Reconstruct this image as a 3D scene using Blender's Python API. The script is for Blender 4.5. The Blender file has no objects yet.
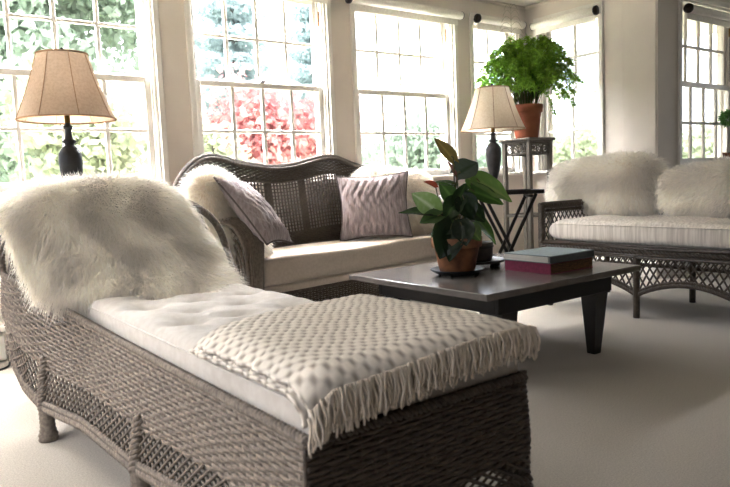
import bpy, math, random
import numpy as np
from mathutils import Matrix, Vector
rng = np.random.default_rng(7); random.seed(7)
A = np.array
PI = math.pi
scene = bpy.context.scene
COL = scene.collection

# ------------------------------------------------------------------ helpers
def lin(h):
    h = h.lstrip('#'); c = [int(h[i:i+2], 16)/255 for i in (0, 2, 4)]
    return tuple((x/12.92 if x <= .04045 else ((x+.055)/1.055)**2.4) for x in c) + (1,)

class MB:
    """collects verts / faces, builds ONE mesh object"""
    def __init__(s): s.V = []; s.F = []; s.n = 0; s.C = []
    def add(s, v, faces, col=None):
        v = np.asarray(v, float).reshape(-1, 3)
        for f in faces:
            f = np.asarray(f, int)
            if f.size: s.F.append(f + s.n)
        s.V.append(v); s.n += len(v)
        if col is not None: s.C.append(np.broadcast_to(np.asarray(col, float), (len(v), 4)))
        return s
    def box(s, x0, x1, y0, y1, z0, z1, T=None, bev=0.0):
        if bev > 0:
            b = min(bev, (x1-x0)*.49, (y1-y0)*.49, (z1-z0)*.49); P = []
            for k, (X, Y, Z) in enumerate([(x, y, z) for z in (z0, z1) for y in (y0, y1) for x in (x0, x1)]):
                sx = b if X == x0 else -b; sy = b if Y == y0 else -b; sz = b if Z == z0 else -b
                P += [(X, Y+sy, Z+sz), (X+sx, Y, Z+sz), (X+sx, Y+sy, Z)]
            i = lambda k, a: k*3+a
            q = []; t = []
            for a, quads in ((0, [(0, 2, 6, 4), (1, 5, 7, 3)]), (1, [(0, 4, 5, 1), (2, 3, 7, 6)]), (2, [(0, 1, 3, 2), (4, 6, 7, 5)])):
                for qq in quads: q.append([i(k, a) for k in qq])
            for a, b1, b2, es in ((0, 1, 2, [(0, 1), (2, 3), (4, 5), (6, 7)]), (1, 0, 2, [(0, 2), (1, 3), (4, 6), (5, 7)]), (2, 0, 1, [(0, 4), (1, 5), (2, 6), (3, 7)])):
                for k, l in es: q.append([i(k, b1), i(l, b1), i(l, b2), i(k, b2)])
            for k in range(8): t.append([i(k, 0), i(k, 1), i(k, 2)])
            P = A(P)
            if T: P = T(P)
            return s.add(P, [q, t])
        P = A([(x, y, z) for z in (z0, z1) for y in (y0, y1) for x in (x0, x1)], float)
        if T: P = T(P)
        return s.add(P, [[(0, 2, 3, 1), (4, 5, 7, 6), (0, 1, 5, 4), (2, 6, 7, 3), (0, 4, 6, 2), (1, 3, 7, 5)]])
    def tubes(s, paths, r, sides=6, cap=True, col=None, flat=None):
        P = np.asarray(paths, float)
        if P.ndim == 2: P = P[None]
        n, m, _ = P.shape
        t = np.gradient(P, axis=1); t /= np.linalg.norm(t, axis=2, keepdims=True)+1e-12
        mt = np.abs(t.mean(axis=1)); ref = np.zeros((n, 3)); ref[np.arange(n), mt.argmin(axis=1)] = 1
        a = np.cross(t, ref[:, None, :]); a /= np.linalg.norm(a, axis=2, keepdims=True)+1e-12
        b = np.cross(t, a)
        r = np.broadcast_to(np.asarray(r, float), (n, m)) if np.ndim(r) != 1 or len(np.atleast_1d(r)) == m else np.broadcast_to(np.asarray(r)[:, None], (n, m))
        th = np.arange(sides)/sides*2*PI
        fa, fb = flat if flat else (1, 1)
        V = P[:, :, None, :] + r[:, :, None, None]*(a[:, :, None, :]*np.cos(th)[None, None, :, None]*fa + b[:, :, None, :]*np.sin(th)[None, None, :, None]*fb)
        base = (np.arange(n)*m*sides)[:, None, None] + (np.arange(m-1)*sides)[None, :, None]
        k = np.arange(sides)[None, None, :]; k2 = (k+1) % sides
        q = np.stack([base+k, base+k2, base+sides+k2, base+sides+k], -1).reshape(-1, 4)
        fs = [q]
        if cap and sides > 2:
            c0 = np.arange(n)[:, None]*m*sides + np.arange(sides)[None, ::-1]
            c1 = np.arange(n)[:, None]*m*sides + (m-1)*sides + np.arange(sides)[None, :]
            fs += [c0, c1]
        if col is not None:
            col = np.repeat(np.repeat(np.asarray(col, float).reshape(-1, 1, 4) if np.ndim(col) == 2 else np.broadcast_to(np.asarray(col, float), (n, 1, 4)), m*sides, axis=1), 1, axis=0).reshape(-1, 4)
        return s.add(V, fs, col)
    def bar(s, p, q, r, sides=6, r2=None):
        return s.tubes(A([[p, q]], float), A([r, r if r2 is None else r2]), sides)
    def sqbar(s, p, q, w, d=None, w2=None, ax=(1, 0, 0)):
        """rectangular tapered bar from p to q, width along ax"""
        p = A(p, float); q = A(q, float); ax = A(ax, float); t = (q-p)/np.linalg.norm(q-p)
        ax = ax-t*(ax@t); ax /= np.linalg.norm(ax); c = np.cross(t, ax)
        d = w if d is None else d; k = 1 if w2 is None else w2/w
        V = [P+ax*sx*w/2*f+c*sy*d/2*f for P, f in ((p, 1), (q, k)) for sx, sy in ((-1, -1), (1, -1), (1, 1), (-1, 1))]
        return s.add(V, [[(0, 3, 2, 1), (4, 5, 6, 7), (0, 1, 5, 4), (1, 2, 6, 5), (2, 3, 7, 6), (3, 0, 4, 7)]])
    def lathe(s, prof, c, seg=32, cap=True, ripple=None):
        prof = A(prof, float); th = np.arange(seg)/seg*2*PI; m = len(prof)
        R = prof[:, 0][:, None]*np.ones(seg)
        if ripple: R = R*(1+ripple(th)[None, :])
        V = np.stack([c[0]+R*np.cos(th), c[1]+R*np.sin(th), c[2]+prof[:, 1][:, None]*np.ones(seg)], -1)
        i = (np.arange(m-1)*seg)[:, None]; k = np.arange(seg)[None]; k2 = (k+1) % seg
        q = np.stack([i+k, i+k2, i+seg+k2, i+seg+k], -1).reshape(-1, 4); fs = [q]
        if cap: fs += [np.arange(seg)[None, ::-1], ((m-1)*seg+np.arange(seg))[None]]
        return s.add(V, fs)
    def grid(s, P, closed_u=False, col=None):
        P = np.asarray(P, float); nu, nv, _ = P.shape
        i = np.arange(nu if closed_u else nu-1)[:, None]; j = np.arange(nv-1)[None]
        i2 = (i+1) % nu
        q = np.stack([i*nv+j, i2*nv+j, i2*nv+j+1, i*nv+j+1], -1).reshape(-1, 4)
        return s.add(P.reshape(-1, 3), [q], None if col is None else np.asarray(col).reshape(-1, 4))
    def ribbons(s, P, W, wdir, col=None):
        """P (n,m,3) centre lines, W (m,) half widths, wdir (n,3)"""
        n, m, _ = P.shape
        off = W[None, :, None]*wdir[:, None, :]
        V = np.stack([P-off, P+off], 2)
        b = (np.arange(n)*m*2)[:, None]; j = (np.arange(m-1)*2)[None]
        q = np.stack([b+j, b+j+1, b+j+3, b+j+2], -1).reshape(-1, 4)
        c = None if col is None else np.repeat(np.asarray(col), m*2, axis=0)
        return s.add(V, [q], c)
    def build(s, name, mat, parent=None, smooth=True, mods=None):
        v = np.concatenate(s.V)
        if parent is not None: v = v - A(parent.location)
        me = bpy.data.meshes.new(name)
        me.vertices.add(len(v)); me.vertices.foreach_set('co', v.astype(np.float32).ravel())
        tot = np.concatenate([np.full(len(f), f.shape[1]) for f in s.F]); loops = np.concatenate([f.ravel() for f in s.F])
        me.loops.add(len(loops)); me.loops.foreach_set('vertex_index', loops.astype(np.int32))
        me.polygons.add(len(tot)); st = np.concatenate([[0], np.cumsum(tot)[:-1]])
        me.polygons.foreach_set('loop_start', st.astype(np.int32))
        try: me.polygons.foreach_set('loop_total', tot.astype(np.int32))
        except Exception: pass
        me.update(calc_edges=True)
        if s.C:
            at = me.attributes.new('Col', 'FLOAT_COLOR', 'POINT'); at.data.foreach_set('color', np.concatenate(s.C).astype(np.float32).ravel())
        me.validate()
        me.polygons.foreach_set('use_smooth', np.full(len(tot), bool(smooth)))
        me.materials.append(mat)
        o = bpy.data.objects.new(name, me); COL.objects.link(o)
        if parent is not None: o.parent = parent
        return o

def thing(name, loc, label, cat, group=None):
    o = bpy.data.objects.new(name, None); COL.objects.link(o); o.location = loc; o.empty_display_size = .1
    o['label'] = label; o['category'] = cat
    if group: o['group'] = group
    return o
def tag(o, label, cat, group=None):
    o['label'] = label; o['category'] = cat
    if group: o['group'] = group
    return o
def struct(o): o['kind'] = 'structure'; return o
def struct_root(name, loc):
    o = bpy.data.objects.new(name, None); COL.objects.link(o); o.location = loc; o['kind'] = 'structure'; return o

# ------------------------------------------------------------------ materials
def mat(name, col, rough=.6, col2=None, scale=20, bump=0.0, bscale=None, metal=0, spec=.5, sheen=0, stretch=None, trans=0, detail=3):
    m = bpy.data.materials.new(name); m.use_nodes = True; nt = m.node_tree; N = nt.nodes; L = nt.links
    b = N['Principled BSDF']; out = N['Material Output']
    b.inputs['Roughness'].default_value = rough; b.inputs['Metallic'].default_value = metal
    b.inputs['Specular IOR Level'].default_value = spec
    if sheen: b.inputs['Sheen Weight'].default_value = sheen
    c = lin(col) if isinstance(col, str) else col
    b.inputs['Base Color'].default_value = c
    if col2 or bump:
        tc = N.new('ShaderNodeTexCoord'); mp = N.new('ShaderNodeMapping'); L.new(tc.outputs['Object'], mp.inputs[0])
        if stretch: mp.inputs['Scale'].default_value = stretch
    if col2:
        n = N.new('ShaderNodeTexNoise'); n.inputs['Scale'].default_value = scale; n.inputs['Detail'].default_value = detail
        L.new(mp.outputs[0], n.inputs['Vector'])
        r = N.new('ShaderNodeValToRGB'); r.color_ramp.elements[0].position = .35; r.color_ramp.elements[1].position = .65
        r.color_ramp.elements[0].color = c; r.color_ramp.elements[1].color = lin(col2)
        L.new(n.outputs[0], r.inputs[0]); L.new(r.outputs[0], b.inputs['Base Color'])
    if bump:
        n2 = N.new('ShaderNodeTexNoise'); n2.inputs['Scale'].default_value = bscale or scale; n2.inputs['Detail'].default_value = 4
        L.new(mp.outputs[0], n2.inputs['Vector'])
        bp = N.new('ShaderNodeBump'); bp.inputs['Strength'].default_value = bump; bp.inputs['Distance'].default_value = .01
        L.new(n2.outputs[0], bp.inputs['Height']); L.new(bp.outputs[0], b.inputs['Normal'])
    if trans:
        t = N.new('ShaderNodeBsdfTranslucent'); t.inputs[0].default_value = c
        if col2: L.new(r.outputs[0], t.inputs[0])
        mx = N.new('ShaderNodeMixShader'); mx.inputs[0].default_value = trans
        L.new(b.outputs[0], mx.inputs[1]); L.new(t.outputs[0], mx.inputs[2]); L.new(mx.outputs[0], out.inputs[0])
    return m
def attr_mat(name, rough=.7, trans=0, spec=.3, bump=0, bscale=300):
    m = mat(name, '#ffffff', rough, spec=spec, bump=bump, bscale=bscale); nt = m.node_tree
    a = nt.nodes.new('ShaderNodeAttribute'); a.attribute_name = 'Col'
    b = nt.nodes['Principled BSDF']; nt.links.new(a.outputs['Color'], b.inputs['Base Color'])
    if trans:
        t = nt.nodes.new('ShaderNodeBsdfTranslucent'); nt.links.new(a.outputs['Color'], t.inputs[0])
        mx = nt.nodes.new('ShaderNodeMixShader'); mx.inputs[0].default_value = trans
        nt.links.new(b.outputs[0], mx.inputs[1]); nt.links.new(t.outputs[0], mx.inputs[2]); nt.links.new(mx.outputs[0], nt.nodes['Material Output'].inputs[0])
    return m
def glass_mat():
    m = bpy.data.materials.new('window_glass'); m.use_nodes = True; nt = m.node_tree; nt.nodes.clear()
    o = nt.nodes.new('ShaderNodeOutputMaterial'); t = nt.nodes.new('ShaderNodeBsdfTransparent'); g = nt.nodes.new('ShaderNodeBsdfGlossy')
    g.inputs['Roughness'].default_value = .02; f = nt.nodes.new('ShaderNodeLayerWeight'); f.inputs[0].default_value = .04
    mx = nt.nodes.new('ShaderNodeMixShader'); nt.links.new(f.outputs['Fresnel'], mx.inputs[0]); nt.links.new(t.outputs[0], mx.inputs[1]); nt.links.new(g.outputs[0], mx.inputs[2]); nt.links.new(mx.outputs[0], o.inputs[0])
    t.inputs[0].default_value = (.97, .98, .975, 1)
    return m
M = dict(
    wall=mat('painted_wall', '#ddd5cc', .75, '#d9d1c8', 3, .04, 90),
    wall_d=mat('taupe_wall', '#5d5046', .8, '#574b41', 3),
    ceil=mat('ceiling_paint', '#e9e5de', .8, '#e4e0d8', 3),
    trim=mat('white_trim_paint', '#e4e0da', .45, '#dfdbd5', 6),
    carpet=mat('cream_carpet', '#c0b8ac', .95, '#aea69a', 160, .5, 420, spec=.1, sheen=.2),
    glass=glass_mat(),
    brass=mat('aged_brass', '#8a6a35', .35, '#6d5228', 40, metal=.9),
    bronze=mat('dark_bronze', '#3a302a', .4, '#2c2420', 40, metal=.6),
    blind=mat('white_blind_fabric', '#f1eee8', .8, '#e9e5de', 60, .1, 300),
    wick_g=mat('grey_beige_wicker', '#94897c', .5, '#776b5f', 70, .3, 200),
    wick_a=mat('taupe_arm_wicker', '#85786a', .5, '#6c6053', 60, .3, 200),
    wick_e=mat('painted_shade_wicker', '#54473b', .5, '#3e332a', 70, .3, 200),  # shade of the chaise's front end put into a darker wicker colour
    wick_s=mat('brown_grey_wicker', '#6c5f51', .5, '#51463b', 60, .3, 200),
    wick_d=mat('dark_brown_wicker', '#564a3e', .34, '#40362c', 60, .3, 200),
    lin_w=mat('white_mattress_cotton', '#c6c1bb', .85, '#bfb9b2', 40, .15, 500, sheen=.2),
    lin_s=mat('beige_linen', '#c9bdaf', .85, '#c0b3a4', 60, .2, 600, sheen=.2),
    lin_d=mat('pale_striped_linen', '#d9d3cb', .85, '#bfb7ae', 10, .15, 500, stretch=(6, 6, .3)),
    lilac=mat('lilac_grey_crinkled_fabric', '#b0a3a1', .7, '#948684', 30, .9, 34, sheen=.4, stretch=(2.2, 2.2, .35)),
    lilac_d=mat('taupe_piping', '#6f625d', .7, '#5d514c', 40),
    shade=mat('cream_shade_fabric', '#cbbaa6', .8, '#c2b09b', 80, .1, 300, trans=.4),
    shade_w=mat('ivory_shade_fabric', '#ece2d2', .8, '#e4d8c5', 80, .1, 300, trans=.45),
    shade_t=mat('shade_trim_tape', '#b89a78', .8, '#ad8e6c', 80),
    lampb=mat('dark_bronze_lamp', '#2d2b29', .4, '#1f1d1c', 30, spec=.5),
    lampb2=mat('charcoal_lamp', '#4a4542', .5, '#3a3634', 30, spec=.4),
    black=mat('black_painted_wood', '#17120f', .38, '#0f0c0a', 30, .05, 60),
    tabletop=mat('grey_brown_polished_top', '#77706a', .2, '#6c655f', 12, .03, 30, spec=.6),
    grey_wood=mat('weathered_grey_wood', '#7d7466', .6, '#675f52', 30, .15, 60, stretch=(4, 4, .5)),
    dkwood=mat('very_dark_wood', '#2a211b', .45, '#1d1713', 30),
    terra=mat('terracotta', '#a36443', .8, '#93563a', 12, .1, 80),
    terra_p=mat('aged_terracotta', '#96653f', .8, '#54301f', 11, .15, 60, detail=6),
    terra_r=mat('pale_terracotta_rim', '#9c7250', .8, '#6b3e28', 9, .15, 60),
    soil=mat('dark_soil', '#2c2119', .95, '#1d1510', 60, .6, 120),
    iron=mat('black_iron', '#1c1a19', .45, '#121110', 40, metal=.3),
    pot_d=mat('dark_stoneware', '#4a4038', .6, '#352d27', 30, .1, 80),
    book_t=mat('slate_teal_cover', '#75807f', .45, '#6b7676', 30),
    book_s=mat('slate_edge', '#5d6263', .5, '#545959', 30),
    pages=mat('page_edges', '#d9d6cf', .8, '#c4c1ba', 10, .2, 50, stretch=(.2, .2, 40)),
    book_r=mat('crimson_cloth', '#8e3450', .6, '#7d2c46', 60, .1, 200),
    pages_g=mat('tan_patterned_edges', '#7d5a34', .6, '#4e361f', 40, stretch=(1, 1, 3)),
    leaf_dry=mat('dry_frond', '#a8a58f', .7, '#9a9478', 30),
    fur=attr_mat('cream_sheepskin', .75, trans=.55, spec=.15),
    waffle=attr_mat('waffle_wool', .9, spec=.1, bump=.15, bscale=700),
    leaf=attr_mat('glossy_leaf', .24, trans=.3, spec=.7),
    fernleaf=attr_mat('fern_leaf', .5, trans=.5),
    foliage=attr_mat('outdoor_foliage', .8, trans=.5, spec=.1),
    bark=mat('pale_bark', '#8d8478', .9, '#776e62', 10, .3, 20),
    lawn=mat('pale_lawn', '#bdbfa2', .95, '#c8c8b0', 6, .2, 30),
)

# ------------------------------------------------------------------ camera (solved from the room's vanishing points)
f_px = 671.59
r_ = Vector((.80340853, .59501, 0)); 
yaw, pitch, roll = map(math.radians, (53.405, 5.3768, -2.3936))
def cam_axes():
    cp, sp, cr, sr = math.cos(pitch), math.sin(pitch), math.cos(roll), math.sin(roll)
    right = A([1, 0, 0.]); up = A([0, sp, cp]); fw = A([0, cp, -sp])
    r2 = cr*right+sr*up; u2 = cr*up-sr*right
    Mx = A([[math.sin(yaw), math.cos(yaw), 0], [-math.cos(yaw), math.sin(yaw), 0], [0, 0, 1.]])
    return Mx@r2, Mx@u2, Mx@fw
R_, U_, F_ = cam_axes()
cd = bpy.data.cameras.new('camera'); cam = bpy.data.objects.new('camera', cd); COL.objects.link(cam)
cam.matrix_world = Matrix(((R_[0], U_[0], -F_[0], 0), (R_[1], U_[1], -F_[1], 0), (R_[2], U_[2], -F_[2], 1.0), (0, 0, 0, 1)))
cd.sensor_width = 36; cd.lens = f_px/730*36; cd.clip_start = .05; cd.clip_end = 200
cd.dof.use_dof = True; cd.dof.focus_distance = 3.9; cd.dof.aperture_fstop = 5.0
scene.camera = cam

# ------------------------------------------------------------------ room shell
WB, XS, YR, CZ = 4.75, 5.744, 3.279, 2.736
XL, YF, XF = -1.7, -2.6, 9.0
T_back = lambda P: np.stack([P[:, 0], WB+P[:, 1], P[:, 2]], -1)
T_side = lambda P: np.stack([XS+P[:, 1], P[:, 0], P[:, 2]], -1)
T_rec = lambda P: np.stack([P[:, 0], YR+P[:, 1], P[:, 2]], -1)
T_left = lambda P: np.stack([XL-P[:, 1], P[:, 0], P[:, 2]], -1)
T_far = lambda P: np.stack([XF+P[:, 1], P[:, 0], P[:, 2]], -1)
T_front = lambda P: np.stack([P[:, 0], YF-P[:, 1], P[:, 2]], -1)
TH = .2
def wall(name, T, a0, a1, holes):
    mb = MB(); xs = a0
    for (h0, h1, z0, z1) in sorted(holes):
        if h0 > xs: mb.box(xs, h0, 0, TH, 0, CZ+.05, T)
        mb.box(h0, h1, 0, TH, 0, z0, T); mb.box(h0, h1, 0, TH, z1, CZ+.05, T); xs = h1
    mb.box(xs, a1, 0, TH, 0, CZ+.05, T)
    return struct(mb.build(name, M['wall'], smooth=False))
Z0, Z1 = 1.02, 2.53
win = {1: (.50, 1.745), 2: (2.03, 3.215), 3: (3.505, 4.68), 4: (4.945, 5.61)}
wall('wall_back', T_back, XL-.2, XS, [(a, b, Z0, Z1) for a, b in win.values()] + [(-1.0, .21, Z0, Z1)])
wall('wall_right', T_side, YR, WB+.2, [(3.862, 4.585, Z0, Z1)])
wall('wall_alcove', T_rec, XS+.2, XF+.2, [(6.12, 7.24, Z0, Z1), (7.6, 8.7, Z0, Z1)])
wall('wall_left', T_left, YF, WB, [(2.9, 4.1, Z0, Z1), (1.4, 2.6, Z0, Z1), (-.1, 1.1, Z0, Z1)])
wall('wall_far', T_far, YF, YR, [(1.6, 2.8, Z0, Z1), (0, 1.2, Z0, Z1)])
wall('wall_front', T_front, XL-.2, XF+.2, []).data.materials[0] = M['wall_d']
mb = MB(); mb.box(XL-.2, XF+.2, YF-.2, WB+.2, -.12, 0); struct(mb.build('floor', M['carpet'], smooth=False))
mb = MB(); mb.box(XL-.2, XF+.2, YF-.2, WB+.2, CZ, CZ+.12); struct(mb.build('ceiling', M['ceil'], smooth=False))
# crown trim and baseboards
mb = MB(); mb.box(XL, XS, -.025, 0, CZ-.03, CZ, T_back, .008); struct(mb.build('trim_1', M['wall'], smooth=False))
mb = MB(); mb.box(YR-.025, WB, -.025, 0, CZ-.03, CZ, T_side, .008); struct(mb.build('trim_2', M['wall'], smooth=False))
mb = MB(); mb.box(XL, XS, -.03, 0, 0, .15, T_back, .008); mb.box(XL, XS, -.045, 0, .15, .17, T_back, .006); struct(mb.build('baseboard_back', M['trim'], smooth=False))
mb = MB(); mb.box(YR, WB, -.03, 0, 0, .15, T_side, .008); struct(mb.build('baseboard_right', M['trim'], smooth=False))
mb = MB(); mb.box(XS, XF, -.03, 0, 0, .15, T_rec, .008); struct(mb.build('baseboard_alcove', M['trim'], smooth=False))
mb = MB(); mb.box(3.29, 3.62, -.012, 0, 0, CZ-.05, T_side, .004); struct(mb.build('trim_3', M['wall'], smooth=False))
# long low heater cover along the back wall at the left
ht = thing('baseboard_heater', (-.2, 4.6, 0), 'long low white heater cover along the floor under the left window', 'heater')
mb = MB(); mb.box(-1.5, .62, 4.50, 4.72, .01, .17, None, .01); mb.build('cover', M['trim'], ht, False)
mb = MB(); mb.box(-1.5, .63, 4.46, 4.72, .19, .225, None, .01); mb.build('cap', M['trim'], ht, False)

def window(n, T, a0, a1, cols, blind=False, light=False):
    root = struct_root('window_%d' % n, tuple(T(A([[(a0+a1)/2, .1, Z0]]))[0]))
    c = .045
    mb = MB()   # casing band on the wall face
    mb.box(a0-c, a0, -.025, 0, Z0-.04, Z1+c, T, .005); mb.box(a1, a1+c, -.025, 0, Z0-.04, Z1+c, T, .005); mb.box(a0-c, a1+c, -.027, 0, Z1, Z1+c+.01, T, .005)
    mb.build('casing', M['trim'], root, False)
    mb = MB(); mb.box(a0-.08, a1+.08, -.07, .09, Z0-.03, Z0, T, .008); mb.build('window_sill', M['trim'], root, False)
    mb = MB()   # jamb liners, parting beads
    for s, e in ((a0, 1), (a1, -1)):
        x = lambda u, v: (min(s+e*u, s+e*v), max(s+e*u, s+e*v))
        for (u, v, y0, y1) in ((0, .018, 0, .2), (.018, .03, .02, .04), (.018, .03, .088, .098), (.018, .03, .145, .155)):
            p, q = x(u, v); mb.box(p, q, y0, y1, Z0, Z1, T)
    mb.box(a0, a1, 0, .2, Z1-.018, Z1, T)
    mb.build('jamb', M['trim'], root, False)
    w0, w1 = a0+.022, a1-.022
    def sash(name, b0, z0, z1, rb, rt):
        mb = MB(); st = .045
        mb.box(w0, w0+st, b0, b0+.035, z0, z1, T, .004); mb.box(w1-st, w1, b0, b0+.035, z0, z1, T, .004)
        mb.box(w0+st, w1-st, b0, b0+.035, z0, z0+rb, T, .004); mb.box(w0+st, w1-st, b0, b0+.035, z1-rt, z1, T, .004)
        o = mb.build(name, M['trim'], root, False)
        mb = MB(); g0, g1 = w0+st, w1-st
        for k in range(1, cols):
            x = g0+(g1-g0)*k/cols; mb.box(x-.0145, x+.0145, b0+.004, b0+.031, z0+rb, z1-rt, T, .004)
        zm = (z0+rb+z1-rt)/2
        mb.box(g0, g1, b0+.0045, b0+.0305, zm-.0135, zm+.0135, T, .004)
        mu = mb.build('muntin_grid', M['trim'], o, False); mu.location = -A(o.location)*0
        mu.data.transform(Matrix.Translation(Vector(o.parent.location)*-1)); 
        mb = MB(); za, zb_ = z0+rb-.004, z1-rt+.004; mb.add(T(A([[g0-.004, b0+.0175, za], [g1+.004, b0+.0175, za], [g1+.004, b0+.0175, zb_], [g0-.004, b0+.0175, zb_]])), [[(0, 1, 2, 3)]])
        gl = mb.build('glass_pane', M['glass'], o, False); gl.data.transform(Matrix.Translation(Vector(o.parent.location)*-1))
        return o
    sash('upper_sash', .102, 1.775, Z1-.018, .042, .04)
    sash('lower_sash', .05, Z0, 1.80, .06, .045)
    if n in (2, 5):
        mb = MB(); xm = (a0+a1)/2; mb.box(xm-.02, xm+.02, .045, .075, 1.80, 1.808, T, .003); mb.box(xm-.006, xm+.03, .05, .06, 1.808, 1.818, T, .003)
        mb.build('sash_lock', M['bronze'], root, False)
    mb = MB()
    for y in (.065, .118): mb.box(a1-.021, a1-.018, y, y+.016, 2.30, 2.42, T)
    mb.build('sash_pulley', M['brass'], root, False)
    mb = MB()
    for y in (.07, .123): mb.box(a1-.0205, a1-.018, y, y+.005, 1.85, 2.30, T)
    mb.build('sash_cord', M['bronze'], root, False)
    return root
window(1, T_back, *win[1], 4); window(2, T_back, *win[2], 4); window(3, T_back, *win[3], 4); window(4, T_back, *win[4], 2)
window(5, T_side, 3.862, 4.585, 2); window(6, T_rec, 6.12, 7.24, 4); window(7, T_rec, 7.6, 8.7, 4)
window(8, T_back, -1.0, .21, 4); window(9, T_left, 2.9, 4.1, 4); window(10, T_left, 1.4, 2.6, 4)
window(11, T_left, -.1, 1.1, 4); window(12, T_far, 1.6, 2.8, 4); window(13, T_far, 0, 1.2, 4)

def blind(T, a0, a1, z, label, slim=0):
    c = T(A([[(a0+a1)/2, -.06, z]]))[0]
    t = thing('roller_blind', tuple(c), label, 'blind', 'rolled up white window blinds')
    def tube(x0, x1, r, m, name, sides=20):
        mb = MB(); mb.tubes(T(A([[x0, -.062, z], [x1, -.062, z]])), r, sides); return mb.build(name, m, t)
    tube(a0+.02, a1-.02, .036, M['blind'], 'fabric_roll')
    for e, (p, q, k) in enumerate(((a0, a0+.02, a0+.016), (a1, a1-.02, a1-.016))):
        sl = slim & (1 << e); tube(min(k if sl else p, q), max(k if sl else p, q), .038 if sl else .043, M['bronze'], 'bracket')
    mb = MB(); mb.box(a0+.04, a1-.04, -.034, -.028, z-.085, z, T); mb.build('hem_strip', M['blind'], t, False)
blind(T_back, 2.0, 3.262, 2.545, 'rolled white blind above the window behind the sofa, mostly past the top of the photo')
blind(T_back, 3.41, 4.76, 2.525, 'long rolled white blind above the window left of the fern', 2)
blind(T_back, 4.95, 5.66, 2.525, 'short rolled white blind in the corner just left of the fern', 2)
blind(T_side, 3.85, 4.63, 2.50, 'short rolled white blind right of the fern above the corner window', 2)
blind(T_rec, 6.14, 7.3, 2.43, 'rolled white blind at the far right with one dark oval end')

# ------------------------------------------------------------------ wicker helpers
def weave(mb, P, L, H, row=.012, stake=.03, r=.0058, amp=.006, sides=5, rstake=.005, t0=0):
    """P(s,t)->pos,normal (arrays). rows of strands waving over stakes"""
    nr = max(2, int((H-t0)/row)); s = np.arange(0, L+1e-6, stake/2)
    rows = []
    for k in range(nr+1):
        t = np.full_like(s, t0+(H-t0)*k/nr); p, n = P(s, t)
        rows.append(p+n*(amp*np.cos(PI*s/stake+PI*k))[:, None])
    mb.tubes(A(rows), r, sides)
    ss = np.arange(stake/2*0, L+1e-6, stake); tt = np.linspace(t0, H, max(3, int((H-t0)/.03)))
    mb.tubes(A([P(np.full_like(tt, x), tt)[0] for x in ss]), rstake, 4)
def braid(mb, path, r=.014, pitch=.05, strands=3, rs=None, sides=5):
    path = np.asarray(path, float); d = np.linalg.norm(np.diff(path, axis=0), axis=1); cs = np.concatenate([[0], np.cumsum(d)])
    n = max(4, int(cs[-1]/(pitch/8))); u = np.linspace(0, cs[-1], n)
    c = np.stack([np.interp(u, cs, path[:, k]) for k in range(3)], -1)
    t = np.gradient(c, axis=0); t /= np.linalg.norm(t, axis=1, keepdims=True)
    ref = np.zeros(3); ref[np.abs(t.mean(0)).argmin()] = 1
    a = np.cross(t, ref); a /= np.linalg.norm(a, axis=1, keepdims=True); b = np.cross(t, a)
    P = []
    for k in range(strands):
        ph = 2*PI*u/pitch+2*PI*k/strands
        P.append(c+r*.62*(a*np.cos(ph)[:, None]+b*np.sin(ph)[:, None]))
    mb.tubes(A(P), rs or r*.62, sides)
def smooth_curve(pts, n):
    pts = A(pts, float); m = len(pts); k = np.arange(m); u = np.linspace(0, m-1, n)
    i = np.clip(u.astype(int), 0, m-2); f = (u-i)[:, None]
    g = lambda j: pts[np.clip(j, 0, m-1)]
    p0, p1, p2, p3 = g(i-1), g(i), g(i+1), g(i+2)
    return .5*(2*p1+(p2-p0)*f+(2*p0-5*p1+4*p2-p3)*f**2+(3*p1-p0-3*p2+p3)*f**3)
def lattice(mb, P, L, t0, t1, sp=.04, r=.004, slope=1.0, both=True, sides=4, n=8):
    """crossing diagonals on P between heights t0(s), t1(s)"""
    h = np.mean([t1(x)-t0(x) for x in np.linspace(0, L, 9)]); run = h*slope
    paths = []
    for sg in ((1, -1) if both else (1,)):
        for x0 in np.arange(-run, L+run, sp):
            u = np.linspace(0, 1, n); s = x0+sg*(u-.5)*run+run*.0
            ok = (s >= 0) & (s <= L)
            if ok.sum() < 2: continue
            s2 = np.clip(s, 0, L)
            # clip to range by resampling the valid span
            uu = np.linspace(u[ok].min(), u[ok].max(), n); ss = np.clip(x0+sg*(uu-.5)*run, 0, L)
            a = A([t0(x) for x in ss]); b = A([t1(x) for x in ss]); t = a+(b-a)*uu
            p, nn = P(ss, t); paths.append(p+nn*(.003*sg))
    mb.tubes(A(paths), r, sides)
def wicker_leg(name, x, y, z1, r, m, parent, foot=True):
    mb = MB()
    zs = np.linspace(0.0, z1, max(10, int(z1/.008))); prof = []
    for k, z in enumerate(zs):
        rr = r*(1.0+.10*(k % 2)) * (1.28 if (foot and z < .035) else 1.0) * (1.1 if foot and .035 <= z < .05 else 1)
        prof.append((rr, z))
    mb.lathe(prof, (x, y, 0), 12); return mb.build(name, m, parent)

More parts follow.
